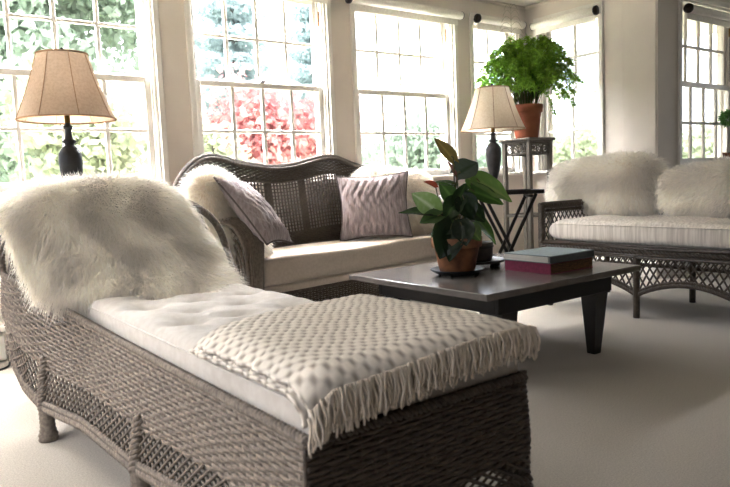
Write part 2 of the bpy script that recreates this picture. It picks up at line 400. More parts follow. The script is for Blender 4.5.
# ------------------------------------------------------------------ chaise longue
XC = .9925
ch = thing('chaise_longue', (XC, 2.1, 0), 'grey-beige woven wicker chaise longue in the foreground with a white tufted mattress', 'chaise longue')
yk = A([1.12, 2.3, 2.6, 2.8, 2.95, 3.1, 3.2, 3.28])
xt = A([.669, .672, .655, .622, .585, .525, .487, .46]); zt = A([.48, .478, .494, .522, .552, .600, .632, .66])
yb = A([1.12, 1.5, 2.0, 2.45, 2.92, 3.1, 3.2, 3.28]); xb = A([.65, .625, .592, .555, .515, .485, .47, .46]); 
zb = A([.185, .20, .158, .178, .135, .185, .26, .34])
def side_pts(sgn):
    def P(s, t):   # s distance along y from the front, t fraction 0 top..1 bottom
        y = 1.12+s
        x1 = np.interp(y, yk, xt); z1 = np.interp(y, yk, zt); x2 = np.interp(y, yb, xb); z2 = np.interp(y, yb, zb)
        x = x1+(x2-x1)*t-.012*np.sin(PI*t); z = z1+(z2-z1)*t
        dz = z1-z2; n = np.stack([-np.ones_like(x), 0*x, -(x1-x2)/np.maximum(dz, .05)], -1); n /= np.linalg.norm(n, axis=1, keepdims=True)
        if sgn < 0: x = 2*XC-x; n = n*A([-1, 1, 1])
        return np.stack([x, y, z], -1), n
    return P
LS = 3.28-1.12
TM = .60
for sgn in (1, -1):
    P = side_pts(sgn)
    mb = MB()
    nr = 16; s = np.arange(0, LS+1e-6, .0085)
    mb.tubes(A([(lambda pn: pn[0]+pn[1]*(.0032*np.cos(PI*s/.034+PI*k))[:, None])(P(s, np.full_like(s, TM*k/nr))) for k in range(nr+1)]), .0066, 6)
    tt = np.linspace(0, 1, 9); mb.tubes(A([P(np.full_like(tt, x), tt*TM)[0] for x in np.arange(0, LS, .034)]), .005, 4)
    mb.build('woven_side', M['wick_g'], ch)
    mb = MB(); lattice(mb, P, LS, lambda x: TM, lambda x: 1.0, .040, .0046, .40, True)
    lat = mb.build('lattice_skirt', M['wick_g'], ch)
    mb = MB(); s2 = np.linspace(0, LS, 120)
    p, n = P(s2, np.full_like(s2, 1.0)); braid(mb, p, .014, .06); braid(mb, p+A([0, 0, .022]), .011, .05)
    mb.build('lower_rim', M['wick_g'], ch)
    mb = MB(); p, n = P(s2, np.zeros_like(s2)); braid(mb, p+A([0, 0, .004]), .012, .045); mb.build('upper_rim', M['wick_g'], ch)
    for yy in (1.15, 2.0, 2.92):
        mb = MB(); braid(mb, P(np.full(12, yy-1.12), np.linspace(.5, 1.0, 12))[0]-A([.006*sgn, 0, 0]), .018, .05); mb.build('stile', M['wick_g'], ch)
        pp, _ = P(A([yy-1.12]), A([1.0])); x = pp[0, 0]+.012*sgn*0
        o = wicker_leg('leg', x+(.008 if sgn > 0 else -.008), yy, pp[0, 2]+.015, .028, M['wick_g'], ch)
# front and back ends
def P_front(s, t):
    x = .66+s; z = .48-.295*t
    x = XC+(x-XC)*(1+.03*t)
    return np.stack([x, 1.118-.006*np.sin(PI*t), z], -1), np.tile(A([0, -1., 0]), (len(s), 1))
WF = 2*(XC-.66)
mb = MB(); s = np.arange(0, WF+1e-6, .0085); nr = 16
mb.tubes(A([(lambda pn: pn[0]+pn[1]*(.0032*np.cos(PI*s/.034+PI*k))[:, None])(P_front(s, np.full_like(s, .68*k/nr))) for k in range(nr+1)]), .0066, 6)
tt = np.linspace(0, .68, 9); mb.tubes(A([P_front(np.full_like(tt, x), tt)[0] for x in np.arange(0, WF, .034)]), .005, 4)
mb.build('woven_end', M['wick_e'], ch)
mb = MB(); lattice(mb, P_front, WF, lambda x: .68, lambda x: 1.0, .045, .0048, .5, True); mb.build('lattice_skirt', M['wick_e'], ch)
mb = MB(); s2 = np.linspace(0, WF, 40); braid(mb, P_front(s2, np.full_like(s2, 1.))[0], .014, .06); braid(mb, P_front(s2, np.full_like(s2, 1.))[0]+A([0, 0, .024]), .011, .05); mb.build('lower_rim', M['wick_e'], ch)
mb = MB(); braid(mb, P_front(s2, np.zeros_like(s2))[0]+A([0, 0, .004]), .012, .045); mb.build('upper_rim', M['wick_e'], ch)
def P_bk(s, t):
    u = s/1.065; x = XC+(u-.5)*1.065*(1-.18*t**2); z = .34+.64*t; y = 3.28+.10*t-.05*np.cos((u-.5)*PI)*0
    z = z-.10*(np.abs(u-.5)*2)**2*t
    return np.stack([x, y, z], -1), np.tile(A([0, 1., -.15]), (len(s), 1))
mb = MB(); s = np.arange(0, 1.066, .0175); nr = 36
mb.tubes(A([(lambda pn: pn[0]+pn[1]*(.0055*np.cos(PI*s/.035+PI*k))[:, None])(P_bk(s, np.full_like(s, k/nr))) for k in range(nr+1)]), .0066, 5)
tt = np.linspace(0, 1, 12); mb.tubes(A([P_bk(np.full_like(tt, x), tt)[0] for x in np.arange(0, 1.066, .035)]), .005, 4)
mb.build('woven_backrest', M['wick_g'], ch)
mb = MB()   # rounded backrest side wings joining the side rim to the back top
for sgn in (1, -1):
    c = smooth_curve([(.46, 3.28, .66), (.47, 3.33, .76), (.51, 3.36, .84), (.60, 3.38, .91), (.75, 3.385, .965), (XC, 3.385, .985)], 40)
    if sgn < 0: c[:, 0] = 2*XC-c[:, 0]
    braid(mb, c, .016, .05)
mb.build('back_rim', M['wick_g'], ch)
mb = MB(); mb.box(.70, 1.285, 1.15, 3.25, .40, .425); mb.build('seat_deck', M['wick_g'], ch, False)
# mattress with tufts
def cushion_shell(nx, ny, x0, x1, y0, y1, zc, hz, e=5, top=None):
    u = np.linspace(-1, 1, nx)[:, None]; v = np.linspace(-1, 1, ny)[None]
    sx = np.sign(u)*(1-(1-np.abs(u))**2.4); sy = np.sign(v)*(1-(1-np.abs(v))**2.4)
    X = (x0+x1)/2+(x1-x0)/2*sx+0*v; Y = (y0+y1)/2+(y1-y0)/2*sy+0*u
    prof = np.clip((1-np.abs(sx)**(e*2.2))*(1-np.abs(sy)**(e*3.5)), 0, 1)**.3
    Zt = zc+hz*prof; Zb = zc-hz*prof
    if top is not None: Zt = Zt+top(X, Y)*prof
    return np.stack([X, Y, Zt], -1), np.stack([X, Y, Zb], -1)
tuft = [(.80+.19*i+(.095 if j % 2 else 0), 1.28+.19*j) for j in range(10) for i in range(3) if .80+.19*i+(.095 if j % 2 else 0) < 1.27]
def tops(X, Y):
    h = .012*np.cos((X-XC)*3.2)
    for (a, b) in tuft:
        d2 = (X-a)**2+(Y-b)**2; h = h-.014*np.exp(-d2/.0012)-.020*np.exp(-d2/.0075)
        h = h-.009*np.exp(-((Y-b+.25*(X-a))**2)/.0004)*np.exp(-((X-a)**2)/.011)-.006*np.exp(-((X-a+.3*(Y-b))**2)/.0004)*np.exp(-((Y-b)**2)/.009)
    h = h+.003*np.sin(21*X+5*np.sin(9*Y))*np.sin(17*Y+3*np.sin(11*X))
    return h
t_, b_ = cushion_shell(110, 260, .682, 1.305, 1.125, 3.22, .505, .072, 6, tops)
mb = MB(); mb.grid(t_); mb.grid(b_)
mt = mb.build('mattress', M['lin_w'], ch)
mb = MB(); yy = np.linspace(1.15, 3.1, 60)
for x in (.686, 1.299): mb.tubes(np.stack([np.full_like(yy, x), yy, np.full_like(yy, .545)], -1), .004, 6)
pi_ = mb.build('piping', M['lin_w'], mt); pi_.data.transform(Matrix.Translation(Vector(mt.parent.location)*-1))

# ------------------------------------------------------------------ fur
def fur_on(mb, pos, nrm, comb, n, L, wid=.0016, curl=.5, tint=(.99, .96, .915), seed=1, m=5, droop=.25):
    g = np.random.default_rng(seed)
    k = g.integers(0, len(pos), n); p = pos[k]+g.normal(0, .004, (n, 3)); nn = nrm[k]; cc = comb[k]
    # clumps: low-frequency swirl shared by neighbours
    fr = 26
    sw = np.stack([np.sin(fr*p[:, 0]+1.7*np.sin(fr*.6*p[:, 2])+2), np.sin(fr*p[:, 1]+2.1*np.sin(fr*.7*p[:, 0])), np.sin(fr*p[:, 2]+1.9*np.sin(fr*.5*p[:, 1])+1)], -1)
    d = nn*.7+cc*.9+sw*.13+g.normal(0, .2, (n, 3)); d /= np.linalg.norm(d, axis=1, keepdims=True)
    l = L*g.uniform(.55, 1.15, n)
    bend = cc*.7+A([0, 0, -droop])+g.normal(0, curl*.5, (n, 3))+sw*.15
    u = np.linspace(0, 1, m)
    P = p[:, None, :]+d[:, None, :]*(l[:, None]*u[None])[:, :, None]+bend[:, None, :]*(l[:, None]*.45*u[None]**2)[:, :, None]
    W = wid*A([1, 1, .9, .65, .12][:m])
    w = np.cross(d, g.normal(0, 1, (n, 3))); w /= np.linalg.norm(w, axis=1, keepdims=True)
    c = np.ones((n, 4)); sh = g.uniform(.88, 1.04, n)*(1+.05*sw[:, 0])
    c[:, :3] = A(tint)[None]*sh[:, None]; c[:, 2] *= g.uniform(.96, 1.03, n); c = np.clip(c, 0, 1)
    mb.ribbons(P, W, w, c)
def surf_normals(P):
    du = np.gradient(P, axis=0); dv = np.gradient(P, axis=1); n = np.cross(du, dv); n /= np.linalg.norm(n, axis=2, keepdims=True)+1e-9
    return n
def resample(P, n, seed):
    """random area-uniform points on a grid surface -> pos, nrm"""
    g = np.random.default_rng(seed); N = surf_normals(P); nu, nv, _ = P.shape
    area = np.linalg.norm(np.cross(P[1:, :-1]-P[:-1, :-1], P[:-1, 1:]-P[:-1, :-1]), axis=2).ravel(); pr = area/area.sum()
    k = g.choice(len(pr), n, p=pr); i = k//(nv-1); j = k % (nv-1); a = g.random(n)[:, None]; b = g.random(n)[:, None]
    f = lambda Q: (Q[i, j]*(1-a)+Q[i+1, j]*a)*(1-b)+(Q[i, j+1]*(1-a)+Q[i+1, j+1]*a)*b
    nn = f(N); nn /= np.linalg.norm(nn, axis=1, keepdims=True)+1e-9
    return f(P), nn

# big sheepskin over the chaise back
def chaise_fur():
    nu, nv = 40, 70
    u = np.linspace(0, 1, nu); v = np.linspace(0, 1, nv)
    prof = smooth_curve([(3.43, .70), (3.45, .88), (3.40, 1.0), (3.28, 1.045), (3.12, 1.01), (2.98, .90), (2.86, .77), (2.74, .66), (2.62, .595), (2.55, .57)], nv)
    P = np.zeros((nu, nv, 3))
    for i, a in enumerate(u):
        e = abs(a-.5)*2
        half_l = np.interp(v, [0, .35, .6, .85, 1], [.50, .54, .53, .46, .36]); half_r = np.interp(v, [0, .3, .5, .8, 1], [.30, .23, .26, .30, .25])
        P[i, :, 0] = XC+np.where(a < .5, -half_l*(.5-a)*2, half_r*(a-.5)*2)
        P[i, :, 1] = prof[:, 0]+.05*e**2+.30*max(0, 1-a*1.6)*np.clip((v-.45)/.55, 0, 1)**1.3
        P[i, :, 2] = prof[:, 1]+.02*max(0, 1-a*1.6)*v-.10*e**3*np.interp(v, [0, .3, .8, 1], [1, 1, .5, .1])
        # left border hangs down over the rim
    return P
Pf = chaise_fur()
mb = MB(); mb.grid(Pf, col=np.tile(A([.9, .86, .79, 1]), (Pf.shape[0]*Pf.shape[1], 1)))
pos, nrm = resample(Pf, 130000, 3)
if (nrm[:, 2].mean() < 0): nrm = -nrm
comb = np.stack([.25*np.sign(pos[:, 0]-XC)*np.abs(pos[:, 0]-XC)**.5, np.full(len(pos), -.35), np.full(len(pos), -.75)], -1)
fur_on(mb, pos, nrm, comb, 130000, .07, .0011, seed=4)
tag(mb.build('sheepskin_throw', M['fur']), 'big shaggy cream sheepskin draped over the raised back of the chaise longue', 'sheepskin')

def fur_pillow(name, c, right, up, w, h, th, n, label, seed, group=None, L=.06, lump=.0):
    right = A(right, float); right /= np.linalg.norm(right); up = A(up, float); up /= np.linalg.norm(up); nor = np.cross(right, up)
    nu, nv = 30, 16
    th_ = np.linspace(-PI, PI, 48); ph = np.linspace(-PI/2, PI/2, 24)
    ct, st = np.cos(th_), np.sin(th_); pw = lambda x, e: np.sign(x)*np.abs(x)**e
    g = np.random.default_rng(seed)
    X = pw(ct, .55)[:, None]*pw(np.cos(ph), .5)[None]*w/2; Y = pw(st, .55)[:, None]*pw(np.cos(ph), .5)[None]*h/2; Z = (np.sin(ph)[None]*th/2)*np.ones((48, 1))
    Y = Y*(1+.06*np.sin(3*X/w*2+seed)); Z = Z+.02*np.sin(9*X/w+seed)
    P = A(c)+X[..., None]*right+Y[..., None]*up+Z[..., None]*nor
    mb = MB(); mb.grid(P, col=np.tile(A([.88, .83, .75, 1]), (48*24, 1)))
    pos, nrm = resample(P, n, seed); out = ((pos-A(c))*nrm).sum(1); nrm = nrm*np.where(out.mean() < 0, -1, 1)
    rel = pos-A(c); comb = .35*rel/(w/2)+A([0, 0, -.45])+g.normal(0, .1, (n, 3))
    fur_on(mb, pos, nrm, comb, n, L, .0016, seed=seed+1, droop=.3)
    return tag(mb.build(name, M['fur']), label, 'pillow', group)

# ------------------------------------------------------------------ blanket on the chaise
def blanket():
    nu, nv = 200, 190
    t = thing('waffle_throw', (1.0, 1.4, .6), 'cream waffle-weave throw with long fringe folded over the foot of the chaise', 'blanket')
    def sheet(off, yb0, yb1, x0, x1, drop, amp, inset=0):
        u = np.linspace(0, 1, nu)[:, None]; v = np.linspace(0, 1, nv)[None]
        yb_ = yb0+(yb1-yb0)*u
        top_len = yb_-1.12; drop_ = drop-(drop-.008)*u**1.3; tot = top_len+drop_
        d = v*tot
        R = .035
        y = np.where(d < top_len-R, yb_-d, 0); z = np.zeros_like(y)
        xx = x0+(x1-x0)*u+0*v
        zt_ = .588+off+.016*np.cos((xx-XC)*3.2)-.030*np.clip((.74-xx)/.08, 0, 1)**2-.02*np.clip((xx-1.27)/.09, 0, 1)**2+.004*np.sin(9*xx+6*d)
        arc = R*PI/2; a = np.clip((d-(top_len-R))/arc, 0, 1)*PI/2
        y = np.where(d >= top_len-R, 1.12+R-(R+off)*np.sin(a)-0*d, y); z = zt_-(R)*(1-np.cos(a)); ex = np.clip(d-(top_len-R)-arc, 0, None)
        z = z-ex; y = y-.012*ex/.1+.004*np.sin(30*u)*np.clip(ex/.08, 0, 1)
        P = np.stack([xx+.004*np.sin(40*v), y, z], -1)
        N = surf_normals(P); N = N*np.sign(N[:, :60, 2].mean())
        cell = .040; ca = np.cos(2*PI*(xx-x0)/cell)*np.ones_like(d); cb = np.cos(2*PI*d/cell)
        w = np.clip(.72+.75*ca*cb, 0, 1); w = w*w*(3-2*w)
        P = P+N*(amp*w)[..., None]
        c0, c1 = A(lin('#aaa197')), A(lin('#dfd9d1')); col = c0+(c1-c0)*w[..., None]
        return P, col
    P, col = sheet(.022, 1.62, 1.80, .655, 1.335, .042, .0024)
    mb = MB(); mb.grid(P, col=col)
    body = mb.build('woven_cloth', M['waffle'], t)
    so = body.modifiers.new('thick', 'SOLIDIFY'); so.thickness = .008; so.offset = -1
    P2, col2 = sheet(.006, 1.66, 1.83, .648, 1.325, .036, .002); mb = MB(); mb.grid(P2, col=col2)
    b2 = mb.build('folded_layer', M['waffle'], t); so = b2.modifiers.new('thick', 'SOLIDIFY'); so.thickness = .008; so.offset = -1
    # fringe
    mb = MB(); g = np.random.default_rng(5); E = P[:, -1]; n = 125; paths = []; cols = []
    for layer in range(2):
        for k in range(n):
            i = int((k+.5)/n*(nu-1)); e = E[i]+A([g.normal(0, .002), -.003-.007*layer, .012+.018*layer])
            l = g.uniform(.066, .082)*(1-.05*(k/n)); sx = g.normal(0, .006); sy = g.normal(-.003, .004); u = np.linspace(0, 1, 9)
            paths.append(np.stack([e[0]+sx*u**1.4+.003*np.sin(7*u+k), e[1]-.004*np.sin(PI*u)+sy*u, e[2]-l*u], -1)); s = g.uniform(.9, 1.03); cols.append(list(A(lin('#dcd1c3'))[:3]*s)+[1])
    mb.tubes(A(paths), A([.0036, .0038, .0034, .0036, .003, .0034, .003, .0034, .0022]), 5, col=A(cols))
    mb.build('fringe', M['waffle'], t)
    # bound near edge
    return t
blanket()

# ------------------------------------------------------------------ wicker sofa
SO = A([1.883, 3.76]); ang = math.radians(8); sx_, sy_ = A([math.cos(ang), math.sin(ang)]), A([-math.sin(ang), math.cos(ang)])
def SW(s, f, z):
    s = np.asarray(s, float); f = np.asarray(f, float); z = np.asarray(z, float); s, f, z = np.broadcast_arrays(s, f, z)
    return np.stack([SO[0]+s*sx_[0]+f*sy_[0], SO[1]+s*sx_[1]+f*sy_[1], z], -1)
T_sofa = lambda P: SW(P[:, 0], P[:, 1], P[:, 2])
SLEN = 2.02; SD = .60
sf = thing('wicker_sofa', (float(SW(1.0, .3, 0)[0]), float(SW(1.0, .3, 0)[1]), 0), 'dark brown wicker sofa with a wavy open-weave back and beige seat cushion under the windows', 'sofa')
mb = MB(); mb.grid(*[np.concatenate(cushion_shell(60, 40, .0, SLEN, .0, SD, .435, .095, 7, lambda X, Y: .006*np.sin(5*X)*np.cos(7*Y)), axis=1)][:1])
mb = MB(); tt_, bb_ = cushion_shell(80, 50, .0, SLEN, .0, SD, .435, .092, 7, lambda X, Y: .006*np.sin(5*X)*np.cos(7*Y))
mb.add(T_sofa(tt_.reshape(-1, 3)), []); mb.F.append(MB().grid(tt_).F[0]); k0 = mb.n; mb.add(T_sofa(bb_.reshape(-1, 3)), []); mb.F.append(MB().grid(bb_).F[0]+k0)
sc_ = mb.build('seat_cushion', M['lin_s'], sf)
mb = MB(); mb.box(-.01, SLEN+.01, .01, SD+.03, .285, .345, T_sofa, .012); mb.build('seat_platform', M['lin_s'], sf, False)
def P_sfront(s, t): return SW(s-.03, .03+0*s, .285-.2*t), np.tile(A([sy_[0], sy_[1], 0])*-1, (len(s), 1))
mb = MB(); weave(mb, lambda s, t: P_sfront(s, t), SLEN+.06, 1.0, .07, .03, .0062, .006); 
mb.build('front_panel', M['wick_s'], sf)
mb = MB(); braid(mb, SW(np.linspace(-.03, SLEN+.03, 60), .025, .285), .014, .05); braid(mb, SW(np.linspace(-.03, SLEN+.03, 60), .025, .085), .014, .05); mb.build('front_rail', M['wick_s'], sf)
for s_, f_ in ((-.02, .03), (SLEN+.02, .03), (-.02, SD+.02), (SLEN+.02, SD+.02)):
    p = SW(s_, f_, 0); wicker_leg('leg', p[0], p[1], .30, .024, M['wick_s'], sf)
# back: top profile over s
tops_s = A([-.19, -.12, -.02, .08, .18, .30, .45, .62, .78, .95, 1.10, 1.22, 1.33, 1.45, 1.60, 1.75, 1.9, 2.05, 2.15])
tops_z = A([.90, 1.03, 1.125, 1.185, 1.212, 1.20, 1.165, 1.14, 1.128, 1.138, 1.165, 1.19, 1.203, 1.19, 1.14, 1.10, 1.05, .98, .88])
def P_back(s, t):   # s from -.19, t fraction 0 seat .. 1 top
    ss = s-.19; ssm = smooth_curve(np.stack([tops_s, tops_z], -1), 200); zt_ = np.interp(ss, ssm[:, 0], ssm[:, 1])
    z = .40+(zt_-.40)*t
    f = SD+.02+.10*t+.0*ss
    e = np.clip(np.abs(ss-1.0)/1.17, 0, 1); f = f-.16*e**4
    return SW(ss, f, z), np.tile(A([-sy_[0], -sy_[1], .15]), (len(s), 1))
BL = 2.34
mb = MB(); s = np.linspace(0, BL, 180)
# open weave: paired verticals
tt = np.linspace(.28, .86, 14)
paths = []
for x in np.arange(.02, BL, .030): paths += [P_back(np.full(14, x), tt)[0]]
mb.tubes(A(paths), .0062, 5)
for k, t in enumerate(np.linspace(.30, .84, 16)): 
    pp, nn = P_back(s, np.full_like(s, t)); mb.tubes(pp+nn*(.006*np.cos(PI*s/.03+k*PI))[:, None], .0042, 4)
mb.build('open_weave_back', M['wick_s'], sf)
mb = MB()   # solid vertical bands and lower band
for x0 in (.10, .52, .86, 1.20, 1.60, 2.0):
    mb = MB(); ssx = np.linspace(x0, x0+.05, 7); mb.tubes(A([P_back(np.full(14, q), tt)[0] for q in ssx]), .007, 5)
    mb.build('stake_band', M['wick_s'], sf)
mb = MB(); sw_ = np.arange(0, BL, .015)
rows = [(lambda pn: pn[0]+pn[1]*(.006*np.cos(PI*sw_/.03+PI*k))[:, None])(P_back(sw_, np.full_like(sw_, t))) for k, t in enumerate(np.linspace(.0, .30, 18))]
mb.tubes(A(rows), .0085, 5); mb.build('lower_band', M['wick_s'], sf)
mb = MB()
rows = [(lambda pn: pn[0]+pn[1]*(.006*np.cos(PI*sw_/.03+PI*k))[:, None])(P_back(sw_, np.full_like(sw_, t))) for k, t in enumerate(np.linspace(.85, .98, 9))]
mb.tubes(A(rows), .0068, 5); mb.build('upper_band', M['wick_s'], sf)
mb = MB(); pp, nn = P_back(s, np.ones_like(s)); braid(mb, pp, .024, .06, 4, .011); braid(mb, pp+nn*.03-A([0, 0, .02]), .014, .05); braid(mb, P_back(s, np.full_like(s, .84))[0]+nn*.01, .010, .05)
mb.build('top_rim', M['wick_s'], sf)
# arms
for sgn in (1, -1):
    def P_arm(a, w, sgn=sgn):   # a 0..1 along profile, w -1..1 across
        prof = smooth_curve([(.62, .98), (.40, .90), (.20, .84), (.05, .805), (-.05, .775), (-.11, .715), (-.135, .62), (-.135, .45), (-.13, .26)], 60)
        lat_ = np.interp(a, [0, .5, .62, .75, 1], [-.12, -.06, -.045, -.03, -.02]); wd = np.interp(a, [0, .45, .6, .8, 1], [.055, .075, .07, .05, .035])
        f = np.interp(a, np.linspace(0, 1, 60), prof[:, 0]); z = np.interp(a, np.linspace(0, 1, 60), prof[:, 1])
        z = z-.03*w**2*np.clip(1-a*1.4, 0, 1)-0*a; f2 = f+.025*w**2*np.clip((a-.5)*3, 0, 1)
        ss = lat_+w*wd
        if sgn < 0: ss = SLEN-ss
        return SW(ss, f2, z)
    a = np.linspace(0, 1, 60); mb = MB()
    for w in np.linspace(-1, 1, 9): mb.tubes(P_arm(a, np.full(60, w)), .0085, 6)
    for k, q in enumerate(np.linspace(0, 1, 70)):
        w = np.linspace(-1, 1, 9); mb.tubes(P_arm(np.full(9, q), w)-A([0, 0, .004]), .0035, 4)
    ao = mb.build('arm', M['wick_a'], sf)
    mb = MB(); 
    for w in (-1.1, 1.1): braid(mb, P_arm(a, np.full(60, w)), .012, .04)
    rim = mb.build('arm_rim', M['wick_a'], ao); rim.data.transform(Matrix.Translation(Vector(sf.location)*-1))
    # arm side weave below the roll
    mb = MB(); prof = smooth_curve([(.60, .95), (.40, .88), (.20, .82), (.06, .785), (-.03, .75), (-.09, .69), (-.115, .60), (-.118, .45), (-.11, .10)], 60); rows = []
    for q in range(17):
        pr = prof+(A([.62, .10])-prof)*(.048*q); o_ = np.interp(pr[:, 1], [.1, .5, .7, .9], [-.03, -.05, -.075, -.12])-.012*math.sin(PI*min(q/5, 1)); o_ = o_ if sgn > 0 else SLEN-o_
        rows.append(SW(o_, pr[:, 0], pr[:, 1]))
    rows = A(rows); mb.tubes(rows, .0082, 6)
    for k in range(1, 60, 3): mb.tubes(rows[:, k], .004, 4)
    st_ = mb.build('arm_side', M['wick_a'], ao); st_.data.transform(Matrix.Translation(Vector(sf.location)*-1))

# scatter pillows
def pillow(name, c, right, up, w, h, th, label, group, puff=1.0, seed=0, tilt=0):
    right = A(right, float); right /= np.linalg.norm(right); up = A(up, float); up = up-right*(right@up); up /= np.linalg.norm(up); nor = np.cross(right, up)
    n = 60; u = np.linspace(-1, 1, n)[:, None]; v = np.linspace(-1, 1, n)[None]
    pin = 1-.10*(1-v**2)*np.abs(u)**4; pin2 = 1-.10*(1-u**2)*np.abs(v)**4
    X = u*w/2*pin2*0+u*w/2*(1-.09*(1-v**2)**1*u**2*0)+0*v; 
    X = u*w/2*(1-.11*(np.cos(v*PI/2))*np.abs(u)**3); Y = v*h/2*(1-.11*(np.cos(u*PI/2))*np.abs(v)**3)
    th_ = th/2*((1-u**2)**.55*(1-v**2)**.55)
    g = np.random.default_rng(seed)
    wr = .004*np.sin(60*X+5*np.sin(14*Y+2)+3*np.sin(9*X))*(.4+.6*np.abs(v))+.003*np.sin(120*X+4*np.sin(20*Y))
    fold = 0.010*np.exp(-((v+.75)/.2)**2)*np.sin(38*u+2)
    k = np.clip(th_/(th/2)*3, 0, 1)
    P1 = A(c)+X[..., None]*right+Y[..., None]*up+(th_+(wr+fold)*k)[..., None]*nor; P2 = A(c)+X[..., None]*right+Y[..., None]*up-(th_+wr*k)[..., None]*nor
    t = thing(name, tuple(A(c)-up*h/2), label, 'pillow', group)
    mb = MB(); mb.grid(P1); mb.grid(P2); mb.build('cover', M['lilac'], t)
    edge = np.concatenate([P1[:, 0], P1[-1, :], P1[::-1, -1], P1[0, ::-1]]); mb = MB(); mb.tubes(edge, .006, 6); mb.build('piping', M['lilac_d'], t)
    return t
# right pillow stands almost facing the camera
pc = SW(1.41, .27, .79)
pillow('scatter_pillow', tuple(pc), (.80, -.60, 0.03), (.10, .13, 1), .57, .52, .17, 'square lilac-grey crinkled pillow standing at the middle of the wicker sofa', 'lilac scatter pillows', seed=1)
pc = SW(.13, .30, .80)
pillow('scatter_pillow', (1.955, 3.77, .835), (.80, .60, -.08), (-.62, .42, .88), .40, .53, .16, 'lilac-grey crinkled pillow leaning on white sheepskin at the left end of the sofa', 'lilac scatter pillows', seed=2)
p = SW(.03, .20, .78)
fur_pillow('sheepskin_pillow', tuple(p), (.80, .60, 0), (-.42, 0, .92), .52, .64, .20, 34000, 'white sheepskin pillow slumped over the left arm of the wicker sofa', 21, 'sheepskin pillows', .06)
p = SW(1.76, .38, .81)
fur_pillow('sheepskin_pillow', tuple(p), (.88, -.30, 0), (0, .25, 1), .70, .56, .20, 34000, 'white sheepskin pillow at the right end of the wicker sofa behind the potted plant', 22, 'sheepskin pillows', .05)

# ------------------------------------------------------------------ coffee table
ct = thing('coffee_table', (2.8, 2.57, 0), 'low square coffee table with grey polished top and black tapered legs', 'coffee table')
mb = MB(); mb.box(2.185, 3.42, 2.05, 3.11, .438, .47, None, .004); mb.build('tabletop', M['tabletop'], ct, False)
mb = MB()
for (a, b, c, d) in ((2.33, 3.235, 2.115, 2.14), (2.33, 3.235, 3.0, 3.025), (2.33, 2.355, 2.14, 3.0), (3.21, 3.235, 2.14, 3.0)): mb.box(a, b, c, d, .345, .438, None, .002)
mb.build('apron', M['black'], ct, False)
for lx, ly in ((3.165, 2.175), (2.42, 2.175), (3.165, 2.965), (2.42, 2.965)):
    mb = MB(); sx = 1 if lx > 2.8 else -1; sy = 1 if ly > 2.6 else -1
    mb.sqbar((lx, ly, .436), (lx-.01*sx, ly, 0), .125, .11, .055); mb.build('leg', M['black'], ct, False)

# books
def book(x0, x1, y0, y1, z0, z1, mc, mp, ms, label, rot=0):
    t = thing('hardback_book', ((x0+x1)/2, (y0+y1)/2, z0), label, 'book', 'books on the coffee table')
    mb = MB(); mb.box(x0, x1, y0, y1, z1-.004, z1, None, .0015); mb.box(x0, x1, y0, y1, z0, z0+.004, None, .0015); mb.build('cover', mc, t, False)
    return t
t = book(2.83, 3.20, 2.205, 2.515, .47, .527, M['book_r'], M['pages_g'], None, 'thick crimson book with tan patterned edges, lower of the two on the coffee table')
mb = MB(); mb.box(2.83, 2.836, 2.205, 2.515, .474, .523, None, .001); mb.build('spine', M['book_r'], t, False)
mb = MB(); mb.box(2.837, 3.195, 2.2065, 2.51, .4745, .5225); mb.build('page_block', M['pages_g'], t, False)
t = book(2.825, 3.205, 2.20, 2.52, .5275, .567, M['book_t'], M['pages'], None, 'slate-grey book, upper of the two on the coffee table')
mb = MB(); mb.box(2.826, 3.20, 2.215, 2.515, .532, .5625); mb.build('page_block', M['pages'], t, False)
mb = MB(); mb.box(2.825, 3.205, 2.20, 2.206, .5315, .563, None, .001); mb.build('spine', M['book_s'], t, False)

# round footed tray and dark pot behind the plant
tr = thing('round_tray', (2.83, 2.735, .47), 'round dark footed wooden tray on the coffee table behind the potted plant', 'tray')
mb = MB(); mb.lathe([(.001, .038), (.148, .038), (.16, .046), (.166, .046), (.166, .034), (.148, .03), (.001, .03)], (2.83, 2.735, .47), 40); mb.build('plate', M['dkwood'], tr)
for a in (-.75, -.2, 1.3, 2.6, 3.9):
    mb = MB(); mb.lathe([(.016, 0), (.02, .015), (.014, .03)], (2.83+.12*math.cos(a), 2.735+.12*math.sin(a), .47), 12); mb.build('foot', M['dkwood'], tr)
po = thing('stoneware_jar', (2.84, 2.725, .508), 'small dark brown stoneware jar on the round tray, half hidden by the potted plant', 'jar')
mb = MB(); mb.lathe([(.001, 0), (.074, 0), (.082, .02), (.085, .08), (.087, .102), (.082, .107), (.077, .10), (.075, .04), (.001, .035)], (2.84, 2.725, .5085), 32); mb.build('body', M['pot_d'], po)
mb = MB(); mb.lathe([(.085, .075), (.0895, .08), (.0895, .088), (.085, .093)], (2.84, 2.725, .5085), 32, False); mb.build('rim_band', M['dkwood'], po)

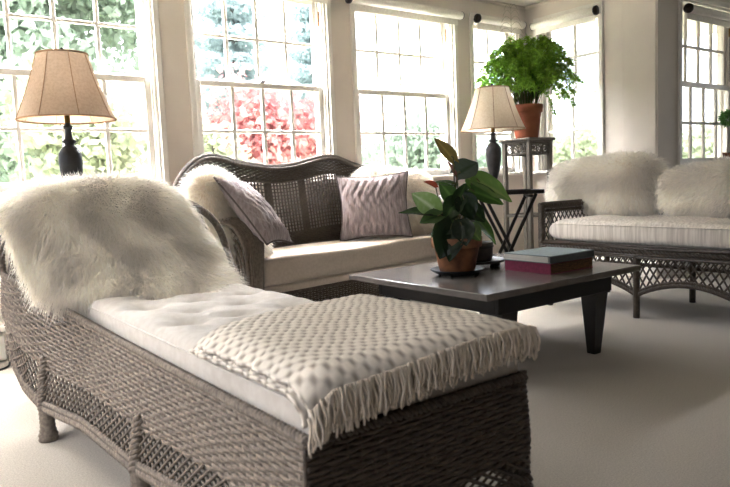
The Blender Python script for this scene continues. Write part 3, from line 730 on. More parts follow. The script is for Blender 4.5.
# ------------------------------------------------------------------ potted anthurium
PX, PY = 2.545, 2.60
tv = thing('plant_trivet', (PX, PY, .47), 'black iron footed saucer with beaded edge under the potted plant on the coffee table', 'trivet')
mb = MB(); mb.lathe([(.001, .02), (.11, .02), (.138, .034), (.145, .036), (.145, .030), (.112, .013), (.001, .013)], (PX, PY, .47), 40); mb.build('saucer', M['iron'], tv)
mb = MB()
for k in range(40):
    a = k/40*2*PI; mb.tubes(A([[PX+.112*math.cos(a), PY+.112*math.sin(a), .484], [PX+.143*math.cos(a), PY+.143*math.sin(a), .504]]), .0035, 5)
mb.build('ribbed_edge', M['iron'], tv)
for k in range(4):
    a = k*PI/2+.5; mb = MB(); mb.lathe([(.006, 0), (.008, .008), (.005, .018)], (PX+.10*math.cos(a), PY+.10*math.sin(a), .47), 10); mb.build('foot', M['iron'], tv)
pt = thing('potted_anthurium', (PX, PY, .49), 'glossy-leaved plant with one red bloom in an aged terracotta pot on the coffee table', 'potted plant')
mb = MB(); mb.lathe([(.001, 0), (.092, 0), (.096, .01), (.122, .135), (.1225, .137), (.110, .139), (.09, .02), (.001, .015)], (PX, PY, .4905), 40); pot_ = mb.build('pot', M['terra_p'], pt)
mb = MB(); mb.lathe([(.1225, .132), (.135, .134), (.139, .182), (.136, .186), (.122, .186), (.118, .134)], (PX, PY, .4905), 40, False); mb.build('pot_rim', M['terra_r'], pt)
mb = MB(); mb.lathe([(.001, .165), (.06, .162), (.119, .155)], (PX, PY, .4905), 24, False); mb.build('soil', M['soil'], pt)
def leaf_mesh(mb, base, tip, w, nor, c0, c1, curl=.15, heart=.18, cup=.12, nl=16, nw=9):
    base = A(base, float); tip = A(tip, float); ax = tip-base; l = np.linalg.norm(ax); ax /= l; nor = A(nor, float); nor = nor-ax*(nor@ax); nor /= np.linalg.norm(nor); sd = np.cross(ax, nor)
    u = np.linspace(0, 1, nl)[:, None]; v = np.linspace(-1, 1, nw)[None]
    wid = w/2*(np.sin(PI*np.clip(u, 0, 1)**.72)**.8)*(1-.15*u)+.0005
    lobe = -heart*l*(np.abs(v)**1.5)*np.clip(1-u*3.0, 0, 1)
    wid = np.maximum(wid, w*.28*np.clip(1-u*5, 0, 1)*heart*4)
    P = base+(u*l+lobe)[..., None]*ax+(v*wid)[..., None]*sd+(cup*w*np.abs(v)**1.6*(wid/(w/2))-curl*l*u**2+.02*w*np.cos(v*9+u*14))[..., None]*nor
    vein = np.clip(1-np.abs(v)*9, 0, 1)+.35*np.clip(np.cos((np.abs(v)*.8-u)*26)-.75, 0, 1)*3
    c = A(c0)+(A(c1)-A(c0))*np.clip(vein*.8+.25*u, 0, 1)[..., None]
    mb.grid(P, col=c)
G = {k: lin(v) for k, v in dict(dk='#1d2c18', dk2='#2b3d22', md='#3f5a2a', br='#5f8038', br2='#7c9a50', yg='#82984c', ol='#7a6a33', ol2='#a08a45', red='#9c4a35', red2='#b8694f', pk='#8f5a52', gy='#4a5648', pl='#b9c4a2').items()}
cdir = -F_
def PL(dx, dz, dd=0):   # point relative to the pot axis in a plane facing roughly the sofa corner: dx to the viewer's right, dz up, dd away
    b = A([PX, PY, .68]); rgt = A([.803, -.595, 0]); awy = A([.595, .803, 0])
    return b+rgt*dx+A([0, 0, dz])+awy*dd
# (base, tip, width, normal bias, colours)  -- metres around the pot mouth
toc = A([-.55, -.80, .2])
LV = [
 (PL(-.003, .405), PL(-.095, .545, .02), .085, toc+A([.3, 0, .1]), 'ol', 'ol2', 'upright olive-bronze leaf'),
 (PL(.015, .330), PL(.125, .395, .05), .115, toc+A([0, 0, .5]), 'gy', 'dk2', None),
 (PL(.105, .300, .02), PL(.31, .205, .05), .135, toc+A([0, 0, .9]), 'br', 'yg', None),
 (PL(.07, .245, -.02), PL(.25, .185, 0), .10, toc+A([0, 0, .6]), 'md', 'br', None),
 (PL(.0, .275, -.02), PL(-.115, .300, -.02), .05, toc+A([0, 0, 1.6]), 'md', 'pl', None),
 (PL(-.01, .190, -.03), PL(-.075, .285, -.04), .075, toc, 'md', 'br', None),
 (PL(-.105, .140, -.04), PL(-.215, .235, -.03), .105, toc+A([-.2, 0, .4]), 'br2', 'pl', None),
 (PL(-.06, .125, -.05), PL(-.275, .165, -.06), .075, toc+A([0, 0, 1.3]), 'dk2', 'md', None),
 (PL(-.03, .075, -.09), PL(-.10, -.075, -.15), .135, toc+A([0, 0, .35]), 'dk', 'dk2', None),
 (PL(.01, .080, -.10), PL(.03, -.02, -.15), .105, toc+A([0, 0, .5]), 'dk', 'gy', None),
 (PL(.05, .055, -.09), PL(.105, -.005, -.12), .08, toc+A([0, 0, .4]), 'md', 'br2', None),
 (PL(.09, .115, -.03), PL(.215, -.025, -.02), .07, toc+A([.4, 0, .4]), 'md', 'br', None),
 (PL(.03, .215, -.05), PL(.075, .105, -.08), .105, toc, 'dk', 'dk2', None),
 (PL(-.005, .17, -.06), PL(.05, .27, -.05), .07, toc+A([.2, 0, 0]), 'dk2', 'md', None),
 (PL(.06, .16, -.03), PL(.14, .09, -.06), .085, toc+A([0, 0, .3]), 'dk', 'md', None),
 (PL(.09, .27, 0), PL(.07, .335, 0), .06, toc+A([.3, 0, .3]), 'br', 'yg', None),
 (PL(-.09, .12, -.08), PL(-.19, .10, -.10), .08, toc+A([0, 0, .8]), 'md', 'dk2', None),
 (PL(.01, .31, -.01), PL(-.03, .42, 0), .04, toc+A([.8, 0, 0]), 'pk', 'ol', 'pinkish young leaf'),
]
LV += [
 (PL(-.02, .06, -.09), PL(-.055, -.09, -.16), .10, toc+A([0, 0, .3]), 'dk', 'dk2', None),
 (PL(.0, .10, -.07), PL(-.13, .03, -.10), .10, toc+A([-.2, 0, .5]), 'dk', 'md', None),
 (PL(.0, .20, -.05), PL(-.06, .11, -.09), .09, toc, 'dk2', 'md', None),
 (PL(.05, .10, .04), PL(.16, .10, .08), .10, toc+A([0, 0, .6]), 'dk', 'dk2', None),
 (PL(-.04, .10, .04), PL(-.15, .16, .07), .09, toc+A([0, 0, .6]), 'dk', 'md', None),
]
for (b, t, w, n, a, c, lab) in LV:
    kk = .95 if lab else 1.13; t = b+(t-b)*kk; w *= (1.0 if lab else 1.28)
    mb = MB(); leaf_mesh(mb, b, t, w, n, G[a], G[c]); o = mb.build('leaf', M['leaf'], pt)
    if lab: o['label'] = lab
    mb = MB(); root = PL(random.uniform(-.03, .04), -.02, random.uniform(-.03, .03)); c3 = smooth_curve([root, (root+b)/2+A([0, 0, .03]), b, b+(t-b)*.15], 12)
    mb.tubes(c3, .0035, 6, col=A(lin('#5a5a34'))); st = mb.build('stem', M['leaf'], pt)
mb = MB(); leaf_mesh(mb, PL(-.105, .265, -.03), PL(-.165, .305, -.04), .04, toc+A([0, 0, .8]), G['red'], G['red2'], cup=.4); mb.tubes(smooth_curve([PL(-.02, 0), PL(-.08, .15, -.02), PL(-.105, .265, -.03)], 12), .003, 6, col=A(lin('#6d6a44'))); o = mb.build('bloom', M['leaf'], pt); o['label'] = 'single red bloom on a thin stem'

# ------------------------------------------------------------------ lamps and their tables
def lamp(x, y, z, ms, mbase, label, zb=.508, ztp=.855):
    t = thing('table_lamp', (x, y, z), label, 'lamp', 'pair of table lamps by the windows')
    c = (x, y, z); dz = ztp-.855
    zmap = lambda P: np.stack([P[:, 0], np.where(P[:, 1] <= .335, P[:, 1]*1.15, .385+(P[:, 1]-.335)/.143*(zb-.012-.385))], -1)
    mb = MB(); mb.lathe(zmap(A([(.001, 0), (.085, 0), (.088, .012), (.08, .022), (.05, .032), (.034, .05), (.032, .075), (.045, .10), (.066, .15), (.082, .21), (.088, .26), (.083, .295), (.06, .32), (.032, .335), (.034, .345), (.05, .352), (.05, .362), (.03, .372), (.024, .40), (.022, .43), (.033, .437), (.033, .45), (.02, .458), (.017, .475), (.001, .478)])*A([.70, 1])), c, 36); mb.build('base', mbase, t)
    mb = MB(); mb.lathe([(.012, zb-.02), (.014, zb-.015), (.014, zb+.025), (.01, zb+.035)], c, 16); mb.lathe([(.004, .53), (.004, .865+dz)], c, 8); mb.build('socket', M['brass'], t)
    rb, rt = .252, .130
    h = np.linspace(0, 1, 14); prof = np.stack([rb+(rt-rb)*h-.007*np.sin(PI*h), zb+(ztp-zb)*h], -1)
    mb = MB(); mb.lathe(prof, c, 48, False, ripple=lambda th: -.012*np.abs(np.sin(th*4))); mb.build('lamp_shade', ms, t)
    mb = MB(); th = np.linspace(0, 2*PI, 49)
    for r, zz in ((rb, zb), (rt, ztp)): mb.tubes(np.stack([x+(r+.001)*np.cos(th)*(1-.012*np.abs(np.sin(th*4))), y+(r+.001)*np.sin(th)*(1-.012*np.abs(np.sin(th*4))), np.full_like(th, z+zz)], -1), .0045, 6)
    for k in range(8):
        a = k*PI/4; mb.tubes(np.stack([x+(prof[:, 0]+.001)*math.cos(a), y+(prof[:, 0]+.001)*math.sin(a), z+prof[:, 1]], -1), .0022, 5)
    mb.build('shade_trim', M['shade_t'], t)
    mb = MB(); mb.lathe([(.003, .855+dz), (.004, .868+dz), (.009, .876+dz), (.009, .884+dz), (.003, .892+dz)], c, 12); mb.build('finial', M['lampb'], t)
    mb = MB()
    for k in range(3): a = k*2*PI/3; mb.bar((x, y, z+ztp-.005), (x+rt*math.cos(a), y+rt*math.sin(a), z+ztp-.002), .002, 5)
    mb.build('shade_spider', M['brass'], t)
    return t
LZ = .872
lamp(.935, 3.93, LZ, M['shade'], M['lampb'], 'table lamp with tan pleated shade and near-black urn base at the left behind the chaise', .524, .871)
lamp(4.075, 3.715, LZ, M['shade_w'], M['lampb2'], 'table lamp with ivory shade and charcoal urn base on the folding black tray table', .485, .812)
stb = thing('side_table', (.9, 3.95, 0), 'white painted side table under the left lamp, hidden behind the chaise back', 'side table')
mb = MB(); mb.box(.66, 1.14, 3.70, 4.2, .84, .872, None, .006); mb.build('tabletop', M['trim'], stb, False)
for a in (.70, 1.10):
    for b in (3.74, 4.16): mb = MB(); mb.sqbar((a, b, .84), (a, b, 0), .05, None, .035); mb.build('leg', M['trim'], stb, False)
tt_ = thing('folding_tray_table', (4.075, 3.715, 0), 'black folding tray table with crossed legs beside the sofa, carrying the ivory lamp', 'side table')
mb = MB(); c4 = A([4.150, 3.660]); ex = A([.803, -.595]); ey = A([.595, .803])
T_tray = lambda P: np.stack([c4[0]+P[:, 0]*ex[0]+P[:, 1]*ey[0], c4[1]+P[:, 0]*ex[1]+P[:, 1]*ey[1], P[:, 2]], -1)
mb.box(-.25, .25, -.18, .18, .848, .86, T_tray, .004); 
for (a, b, c, d) in ((-.25, .25, -.19, -.175), (-.25, .25, .175, .19), (-.26, -.245, -.19, .19), (.245, .26, -.19, .19)): mb.box(a, b, c, d, .842, .872, T_tray, .003)
mb.build('tray', M['black'], tt_, False)
for yy in (-.15, .15):
    for sg in (1, -1):
        mb = MB(); y2 = yy+(.012 if sg > 0 else -.012); p = T_tray(A([[-.20*sg, y2, .842], [.20*sg, y2, 0]])); mb.sqbar(p[0], p[1], .024, .016, ax=(ex[0], ex[1], 0)); mb.build('leg', M['black'], tt_, False)
for xx, z in ((-.19, .82), (.19, .82), (.17, .07), (-.17, .07)):
    mb = MB(); p = T_tray(A([[xx, -.16, z], [xx, .16, z]])); mb.tubes(p, .009, 8); mb.build('cross_bar', M['black'], tt_)

# ------------------------------------------------------------------ plant stand and fern
SX, SY, SZ = 4.72, 3.91, 1.303
T_st = lambda P: np.stack([SX+P[:, 0], SY+P[:, 1], P[:, 2]], -1)
ps = thing('plant_stand', (SX, SY, 0), 'tall weathered grey wooden plant stand with fretwork between slim legs in the corner', 'plant stand')
mb = MB(); mb.box(-.175, .175, -.175, .175, SZ-.022, SZ, T_st, .006); mb.box(-.158, .158, -.158, .158, SZ-.036, SZ-.022, T_st, .004); mb.build('stand_top', M['grey_wood'], ps, False)
for a in (-.135, .135):
    for b in (-.135, .135): mb = MB(); mb.box(a-.019, a+.019, b-.019, b+.019, 0, SZ-.036, T_st, .004); mb.build('leg', M['grey_wood'], ps, False)
for k in range(4):
    def T_f(P, k=k):
        c, s = math.cos(k*PI/2), math.sin(k*PI/2); x, y = P[:, 0], P[:, 1]-.135
        return np.stack([SX+c*x-s*y, SY+s*x+c*y, P[:, 2]], -1)
    mb = MB(); mb.box(-.116, .116, -.008, .008, SZ-.05, SZ-.036, T_f); mb.box(-.116, .116, -.008, .008, SZ-.145, SZ-.13, T_f)
    th = np.linspace(0, 2*PI, 17)
    for cx in (-.075, 0, .075):
        mb.tubes(T_f(np.stack([cx+.036*np.cos(th), 0*th, SZ-.09+.036*np.sin(th)], -1)), .006, 6)
        mb.tubes(T_f(np.stack([cx+.016*np.cos(th), 0*th, SZ-.09+.016*np.sin(th)], -1)), .004, 5)
    for cx in (-.037, .037): mb.tubes(T_f(A([[cx, 0, SZ-.05], [cx, 0, SZ-.13]])), .004, 5)
    mb.build('fretwork', M['grey_wood'], ps)
mb = MB()
for k in range(4):
    def T_f(P, k=k):
        c, s = math.cos(k*PI/2), math.sin(k*PI/2); x, y = P[:, 0], P[:, 1]-.135
        return np.stack([SX+c*x-s*y, SY+s*x+c*y, P[:, 2]], -1)
    mb.box(-.12, .12, -.01, .01, .62, .645, T_f)
mb.build('stretcher', M['grey_wood'], ps, False)
fn = thing('potted_fern', (SX, SY, SZ), 'bright green feathery asparagus fern in a terracotta pot on the tall plant stand', 'potted plant')
mb = MB(); mb.lathe([(.001, 0), (.095, 0), (.098, .01), (.128, .235), (.128, .24), (.112, .24), (.1, .2), (.001, .19)], (SX, SY, SZ), 40); mb.build('pot', M['terra'], fn)
mb = MB(); mb.lathe([(.127, .225), (.138, .227), (.142, .285), (.138, .29), (.126, .29), (.124, .23)], (SX, SY, SZ), 40, False); mb.build('pot_rim', M['terra'], fn)
mb = MB(); mb.lathe([(.001, .27), (.08, .268), (.125, .255)], (SX, SY, SZ), 24, False); mb.build('soil', M['soil'], fn)
g = np.random.default_rng(11); stems = MB(); nee = MB()
for k in range(150):
    a = g.uniform(0, 2*PI); q = math.sqrt(g.random())
    out = A([math.cos(a), math.sin(a), 0]); p0 = A([SX, SY, SZ+.26])+out*g.uniform(0, .10)
    reach = q*.31+.02; hgt = .60-.24*q**2-.22*g.random()**2.2; dr = .05+.30*max(0, q-.55)*g.random()
    p1 = p0+out*reach*.25+A([0, 0, hgt*.55]); p2 = p0+out*reach*.7+A([0, 0, hgt]); p3 = p0+out*(reach+.07)+A([0, 0, hgt-dr])
    c = smooth_curve([p0, p1, p2, p3], 22); stems.tubes(c, np.linspace(.0032, .001, 22), 4, col=A(lin('#4d5a26' if k % 3 else '#7a6a48')))
    nn = 130; ii = g.integers(9, 22, nn); b = c[ii]; d = g.normal(0, 1, (nn, 3)); d[:, 2] *= .7; d /= np.linalg.norm(d, axis=1, keepdims=True)
    l = g.uniform(.02, .055, nn); u = np.linspace(0, 1, 3)
    P = b[:, None]+d[:, None]*(l[:, None]*u)[..., None]+A([0, 0, -.25])*(l[:, None]*u**2)[..., None]
    w = np.cross(d, g.normal(0, 1, (nn, 3))); w /= np.linalg.norm(w, axis=1, keepdims=True)
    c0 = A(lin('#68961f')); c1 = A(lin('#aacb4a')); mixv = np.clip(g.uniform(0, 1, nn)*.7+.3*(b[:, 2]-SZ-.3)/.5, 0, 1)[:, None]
    nee.ribbons(P, A([.0030, .0042, .0008]), w, c0+(c1-c0)*mixv)
stems.build('stems', M['fernleaf'], fn)
# a few trailing tips
for k, (ox, oy, oz) in enumerate(((.36, -.22, .22), (-.33, .20, .30), (.25, -.10, .16), (-.25, .33, .36), (.30, .10, .45), (.42, -.25, .42))):
    p0 = A([SX, SY, SZ+.5]); p3 = A([SX+ox*1.05, SY+oy*1.05, SZ+oz+.05]); c = smooth_curve([p0, p0+(p3-p0)*.5+A([0, 0, .15]), p3], 24)
    nn = 260; ii = g.integers(6, 24, nn); b = c[ii]; d = g.normal(0, 1, (nn, 3)); d /= np.linalg.norm(d, axis=1, keepdims=True); l = g.uniform(.015, .04, nn); u = np.linspace(0, 1, 3)
    w = np.cross(d, g.normal(0, 1, (nn, 3))); w /= np.linalg.norm(w, axis=1, keepdims=True)
    nee.ribbons(b[:, None]+d[:, None]*(l[:, None]*u)[..., None], A([.0028, .0036, .0008]), w, np.tile(A(lin('#86b03a')), (nn, 1)))
nee.build('fronds', M['fernleaf'], fn)
mb = MB(); b0 = A([SX-.06, SY+.10, SZ+.55]); mb.tubes(A([b0, b0+A([0, 0, .62])]), A([.003, .0012]), 5)
for k in range(7):
    z = .28+.05*k; L = .13-.012*k
    for sg in (1, -1):
        u = np.linspace(0, 1, 10); mb.tubes(np.stack([b0[0]+sg*L*.803*u, b0[1]-sg*L*.595*u, b0[2]+z+.05*np.sin(u*2.4)-.05*u**2], -1), .0014, 4)
for k in range(3):
    c = smooth_curve([A([SX, SY, SZ+.5]), A([SX+.13*(k-.3), SY-.10*(k-.3), SZ+.78]), A([SX+.22*(k-.2), SY-.16*(k-.2), SZ+.70])], 16); mb.tubes(c, .0014, 4)
mb.build('dry_frond', M['leaf_dry'], fn)

# ------------------------------------------------------------------ daybed
DX, DXB = 4.11, 4.86; DY1, DY0 = 3.27, 0.40
db = thing('wicker_daybed', (4.48, 1.8, 0), 'dark wicker daybed with diamond lattice apron and pale striped seat cushion at the right', 'daybed')
tt2, bb2 = cushion_shell(50, 200, DX+.01, DXB-.03, DY0+.05, DY1-.05, .567, .085, 7, lambda X, Y: .007*np.sin(9*Y+3*np.sin(6*X))*np.sin(8*X)+.004*np.sin(40*(Y+X)))
mb = MB(); mb.grid(tt2); mb.grid(bb2); mc = mb.build('seat_cushion', M['lin_d'], db)
mb = MB(); yy = np.linspace(DY0+.08, DY1-.08, 60)
for z in (.618,): mb.tubes(np.stack([np.full_like(yy, DX+.012), yy, np.full_like(yy, z)], -1), .005, 6)
pi2 = mb.build('piping', M['lin_d'], mc); pi2.data.transform(Matrix.Translation(Vector(db.location)*-1))
mb = MB()
yy = np.linspace(DY0, DY1, 80)
for k, z in enumerate((.480, .450, .420)): braid(mb, np.stack([np.full_like(yy, DX-.008), yy, np.full_like(yy, z)], -1), .018, .085 if k % 2 else -.085, 3, .0085)
mb.build('front_rail', M['wick_d'], db)
legs_y = [3.21, 2.50, 1.79, 1.08, .46]
def apron_z(y):
    ly = sorted(legs_y); i = min(max(np.searchsorted(ly, y)-1, 0), len(ly)-2); q = np.clip((y-ly[i])/(ly[i+1]-ly[i]), 0, 1)
    return .15+.10*math.sin(PI*q)**.8
def P_ap(s, t): return np.stack([np.full_like(s, DX), DY0+s, t], -1), np.tile(A([-1., 0, 0]), (len(s), 1))
mb = MB(); lattice(mb, P_ap, DY1-DY0, lambda s: .41, lambda s: apron_z(DY0+s), .050, .0062, .62, True, 5, 10); mb.build('lattice_apron', M['wick_d'], db)
mb = MB(); ya = np.linspace(min(legs_y), max(legs_y), 160); za = A([apron_z(q) for q in ya])
braid(mb, np.stack([np.full_like(ya, DX), ya, za], -1), .013, .05); braid(mb, np.stack([np.full_like(ya, DX), ya, za+.022], -1), .009, .05); mb.build('arched_rim', M['wick_d'], db)
for x in (DX, DXB-.01):
    for y in legs_y: wicker_leg('leg', x, y, .43, .021, M['wick_d'], db, False)
mb = MB(); mb.box(DX+.02, DXB, DY0, DY1, .455, .48); mb.build('seat_deck', M['wick_d'], db, False)
def P_apb(s, t): return np.stack([np.full_like(s, DXB-.01), DY0+s, t], -1), np.tile(A([-1., 0, 0]), (len(s), 1))
mb = MB(); lattice(mb, P_apb, DY1-DY0, lambda s: .44, lambda s: .25+0*s, .06, .005, .62, True, 4, 6); braid(mb, np.stack([np.full_like(yy, DXB-.01), yy, np.full_like(yy, .25)], -1), .012, .05); mb.build('rear_lattice', M['wick_d'], db)
def end_panel(y, name):
    def P_e(s, t): return np.stack([DX+s, np.full_like(s, y), t], -1), np.tile(A([0, 1., 0]), (len(s), 1))
    mb = MB(); lattice(mb, P_e, .74, lambda s: .45, lambda s: .745, .05, .005, .7, True, 5, 8); lattice(mb, P_e, .74, lambda s: .17, lambda s: .43, .055, .005, .7, True, 5, 8)
    o = mb.build(name, M['wick_d'], db)
    mb = MB(); xs = np.linspace(DX-.01, DXB, 30); braid(mb, np.stack([xs, np.full_like(xs, y), np.full_like(xs, .752)], -1), .024, .07, 3, .014); braid(mb, np.stack([xs, np.full_like(xs, y), np.full_like(xs, .71)], -1), .012, .06)
    mb.build('arm_rail', M['wick_d'], db)
    mb = MB(); zs = np.linspace(.40, .765, 30); braid(mb, np.stack([np.full_like(zs, DX-.004), np.full_like(zs, y+.005), zs], -1), .024, .06, 3, .014); mb.build('arm_post', M['wick_d'], db)
end_panel(DY1, 'arm_lattice'); end_panel(DY0, 'arm_lattice')
def P_dbk(s, t): return np.stack([DXB+.08*(t-.45), DY0+s, t], -1), np.tile(A([-1., 0, 0]), (len(s), 1))
mb = MB(); lattice(mb, P_dbk, DY1-DY0, lambda s: .46, lambda s: .90+0*s, .06, .005, .7, True, 5, 8); mb.build('back_lattice', M['wick_d'], db)
mb = MB(); braid(mb, np.stack([np.full_like(yy, DXB+.037), yy, np.full_like(yy, .905)], -1), .02, .06, 3, .012); mb.build('back_rail', M['wick_d'], db)
fur_pillow('sheepskin_pillow', (4.72, 3.145, .885), (0, -1, 0), (.16, 0, 1), .93, .42, .22, 50000, 'long cream sheepskin pillow at the left end of the daybed', 31, 'sheepskin pillows', .06)
fur_pillow('sheepskin_pillow', (4.66, 2.17, .835), (0, -1, 0), (.16, 0, 1), .86, .34, .20, 46000, 'lower cream sheepskin pillow on the daybed, cut off by the right edge of the photo', 32, 'sheepskin pillows', .06)

# ------------------------------------------------------------------ topiary at the right edge
tx, ty = 6.985, YR-.028
tp = thing('topiary', (tx, ty, Z0), 'small clipped round green topiary in a pot on the far right window sill', 'potted plant')
mb = MB(); mb.lathe([(.001, 0), (.03, 0), (.042, .09), (.045, .09), (.045, .105), (.036, .105), (.001, .095)], (tx, ty, Z0), 20); mb.build('pot', M['terra_r'], tp)
mb = MB(); mb.tubes(A([[tx, ty, Z0+.09], [tx+.004, ty, Z0+.2], [tx, ty, Z0+.40]]), .006, 6); mb.build('stem', M['bark'], tp)
mb = MB(); g = np.random.default_rng(3); n = 1500; d = g.normal(0, 1, (n, 3)); d /= np.linalg.norm(d, axis=1, keepdims=True); b = A([tx, ty-.01, Z0+.445])+d*(.075*g.uniform(.75, 1, n))[:, None]
w = np.cross(d, g.normal(0, 1, (n, 3))); w /= np.linalg.norm(w, axis=1, keepdims=True); e = d*.6+g.normal(0, .5, (n, 3)); u = np.linspace(0, 1, 3)
mb.ribbons(b[:, None]+e[:, None]*(.02*u)[None, :, None], A([.004, .006, .001]), w, np.clip(A(lin('#5f8a45'))*g.uniform(.7, 1.4, n)[:, None], 0, 1)); mb.build('foliage', M['fernleaf'], tp)

# lamp cord on the carpet at the left
mb = MB(); mb.tubes(smooth_curve([(.62, 4.44, .006), (.60, 4.36, .005), (.55, 4.30, .005), (.47, 4.28, .005), (.40, 4.33, .005)], 30), .005, 6)
tag(mb.build('power_cord', M['iron']), 'thin dark cord lying on the carpet by the heater at the left', 'cord')

# ------------------------------------------------------------------ outside
mb = MB(); mb.box(-40, 60, 5.2, 70, -.75, -.55); mb.box(9.4, 60, -40, 5.2, -.75, -.55); mb.box(-40, -2.1, -40, 5.2, -.75, -.55); tag(mb.build('lawn', M['lawn'], smooth=False), 'pale sunlit lawn outside the windows', 'lawn')['kind'] = 'structure'
def tree(name, x, y, h, r, z0, cols, n, label, size=.22, conifer=False, seed=0, cat='tree', group='garden trees outside the windows'):
    t = thing(name, (x, y, -.55), label, cat, group)
    g = np.random.default_rng(seed); d = g.normal(0, 1, (n, 3)); d /= np.linalg.norm(d, axis=1, keepdims=True)
    if conifer:
        q = 1-np.sqrt(g.random(n)); zz = z0+(h-z0)*q; rr = r*(1-q)*(.55+.45*np.sin(zz*6+g.normal(0, .5, n)))*np.sqrt(g.random(n)); a = g.uniform(0, 2*PI, n)
        P = np.stack([x+rr*np.cos(a), y+rr*np.sin(a), zz], -1)
    else:
        nb = 16; bc = g.normal(0, 1, (nb, 3)); bc /= np.linalg.norm(bc, axis=1, keepdims=True); bc *= g.uniform(.35, .8, (nb, 1))
        k = g.integers(0, nb, n); q = bc[k]+d*(.42*g.random(n)**.4)[:, None]
        P = A([x, y, (z0+h)/2])+q*A([r, r, (h-z0)/2])
    s = size*g.uniform(.5, 1.2, n); a = g.normal(0, 1, (n, 3)); a /= np.linalg.norm(a, axis=1, keepdims=True); b = np.cross(a, g.normal(0, 1, (n, 3))); b /= np.linalg.norm(b, axis=1, keepdims=True)
    V = np.stack([P-a*s[:, None]/2, P+b*s[:, None]*.35, P+a*s[:, None]/2, P-b*s[:, None]*.35], 1); F = np.arange(n*4).reshape(n, 4)
    cc = A([lin(c) for c in cols])[g.integers(0, len(cols), n)]
    mb = MB(); mb.add(V, [F], np.repeat(cc, 4, axis=0)); mb.build('foliage', M['foliage'], t, False)
    mb = MB(); mb.tubes(A([[x, y, -.55], [x+.05, y, (z0+h)/2], [x, y, z0+(h-z0)*.8]]), A([r*.09, r*.06, .02]), 8); mb.build('trunk', M['bark'], t)
    return t
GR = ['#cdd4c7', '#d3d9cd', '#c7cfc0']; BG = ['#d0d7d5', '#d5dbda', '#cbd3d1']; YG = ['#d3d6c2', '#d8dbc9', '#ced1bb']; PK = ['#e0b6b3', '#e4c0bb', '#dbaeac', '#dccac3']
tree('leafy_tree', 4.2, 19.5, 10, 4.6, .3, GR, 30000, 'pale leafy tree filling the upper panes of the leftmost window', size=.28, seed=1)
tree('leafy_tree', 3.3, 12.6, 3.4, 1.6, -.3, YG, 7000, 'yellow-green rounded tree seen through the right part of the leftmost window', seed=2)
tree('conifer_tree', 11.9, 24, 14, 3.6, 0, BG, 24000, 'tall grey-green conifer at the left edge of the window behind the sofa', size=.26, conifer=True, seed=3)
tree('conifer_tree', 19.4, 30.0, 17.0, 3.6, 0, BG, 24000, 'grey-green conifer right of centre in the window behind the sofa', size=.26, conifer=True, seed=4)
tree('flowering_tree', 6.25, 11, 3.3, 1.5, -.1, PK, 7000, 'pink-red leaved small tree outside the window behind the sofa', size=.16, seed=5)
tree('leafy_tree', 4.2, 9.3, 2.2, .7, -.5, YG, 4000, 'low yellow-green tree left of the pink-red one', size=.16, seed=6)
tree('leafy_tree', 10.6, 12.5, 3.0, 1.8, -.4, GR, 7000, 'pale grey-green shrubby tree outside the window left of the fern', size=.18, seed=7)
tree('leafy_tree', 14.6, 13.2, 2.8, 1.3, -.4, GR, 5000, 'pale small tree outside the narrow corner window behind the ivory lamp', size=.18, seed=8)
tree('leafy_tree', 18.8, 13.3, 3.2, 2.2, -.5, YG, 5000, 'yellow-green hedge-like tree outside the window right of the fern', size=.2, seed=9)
tree('leafy_tree', 17.5, 8.2, 2.4, 1.6, -.5, YG, 4000, 'pale tree outside the window at the far right', size=.2, seed=10)

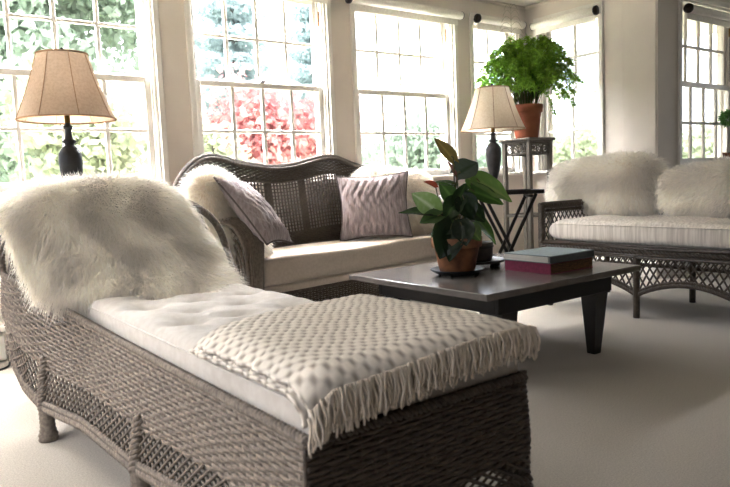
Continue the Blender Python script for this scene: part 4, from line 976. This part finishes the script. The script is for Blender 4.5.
# ------------------------------------------------------------------ light
SKY_FILL = 98
w = bpy.data.worlds.new('overcast_sky'); scene.world = w; w.use_nodes = True; nt = w.node_tree
bg = nt.nodes['Background']; bg.inputs[1].default_value = .85
tc = nt.nodes.new('ShaderNodeTexCoord'); sp = nt.nodes.new('ShaderNodeSeparateXYZ'); rp = nt.nodes.new('ShaderNodeValToRGB')
nt.links.new(tc.outputs['Generated'], sp.inputs[0]); nt.links.new(sp.outputs['Z'], rp.inputs[0]); nt.links.new(rp.outputs[0], bg.inputs[0])
rp.color_ramp.elements[0].position = 0.0; rp.color_ramp.elements[0].color = (.95, .97, 1, 1); rp.color_ramp.elements[1].position = .9; rp.color_ramp.elements[1].color = (1, 1, 1, 1)
def portal(T, a0, a1):
    c = T(A([[(a0+a1)/2, .22, (Z0+Z1)/2]]))[0]; n = T(A([[(a0+a1)/2, -.78, (Z0+Z1)/2]]))[0]-c
    l = bpy.data.lights.new('window_portal', 'AREA'); l.shape = 'RECTANGLE'; l.size = abs(a1-a0); l.size_y = Z1-Z0; l.cycles.is_portal = True
    o = bpy.data.objects.new('window_portal', l); COL.objects.link(o); o.location = c
    o.rotation_euler = Vector(n).to_track_quat('-Z', 'Z').to_euler()
for a in list(win.values())+[(-1.0, .21)]: portal(T_back, *a)
portal(T_side, 3.862, 4.585); portal(T_rec, 6.12, 7.24); portal(T_rec, 7.6, 8.7)
for a in ((2.9, 4.1), (1.4, 2.6), (-.1, 1.1)): portal(T_left, *a)
for a in ((1.6, 2.8), (0, 1.2)): portal(T_far, *a)
# added area lamps, unseen above each window head, topping up the sky light
def sky_fill(T, a0, a1, e):
    c = T(A([[(a0+a1)/2, .75, 3.35]]))[0]; q = T(A([[(a0+a1)/2, -1.3, .5]]))[0]
    l = bpy.data.lights.new('added_sky_fill', 'AREA'); l.shape = 'RECTANGLE'; l.size = abs(a1-a0)*1.2; l.size_y = 1.1; l.energy = e; l.color = (1, .985, .965)
    o = bpy.data.objects.new('added_sky_fill', l); COL.objects.link(o); o.location = c; o.rotation_euler = Vector(q-c).to_track_quat('-Z', 'Y').to_euler()
for a in list(win.values())+[(-1.0, .21)]: sky_fill(T_back, *a, SKY_FILL*(abs(a[1]-a[0])))
sky_fill(T_side, 3.862, 4.585, SKY_FILL*.7); sky_fill(T_rec, 6.12, 7.24, SKY_FILL*.65); sky_fill(T_rec, 7.6, 8.7, SKY_FILL*.3)
for a in ((2.9, 4.1), (1.4, 2.6), (-.1, 1.1)): sky_fill(T_left, *a, SKY_FILL*.72)
scene.view_settings.view_transform = 'Standard'; scene.view_settings.look = 'None'; scene.view_settings.exposure = 2.7
vs = scene.view_settings; vs.use_white_balance = True; vs.white_balance_temperature = 5850; vs.white_balance_tint = 13
vs.use_curve_mapping = True; cm = vs.curve_mapping; cv = cm.curves[3]
for p in ((.10, .060), (.30, .278), (.60, .62), (.85, .86)): cv.points.new(*p)
cm.update()
scene.cycles.use_denoising = True; scene.cycles.max_bounces = 14; scene.cycles.diffuse_bounces = 8; scene.cycles.transmission_bounces = 12; scene.cycles.transparent_max_bounces = 16
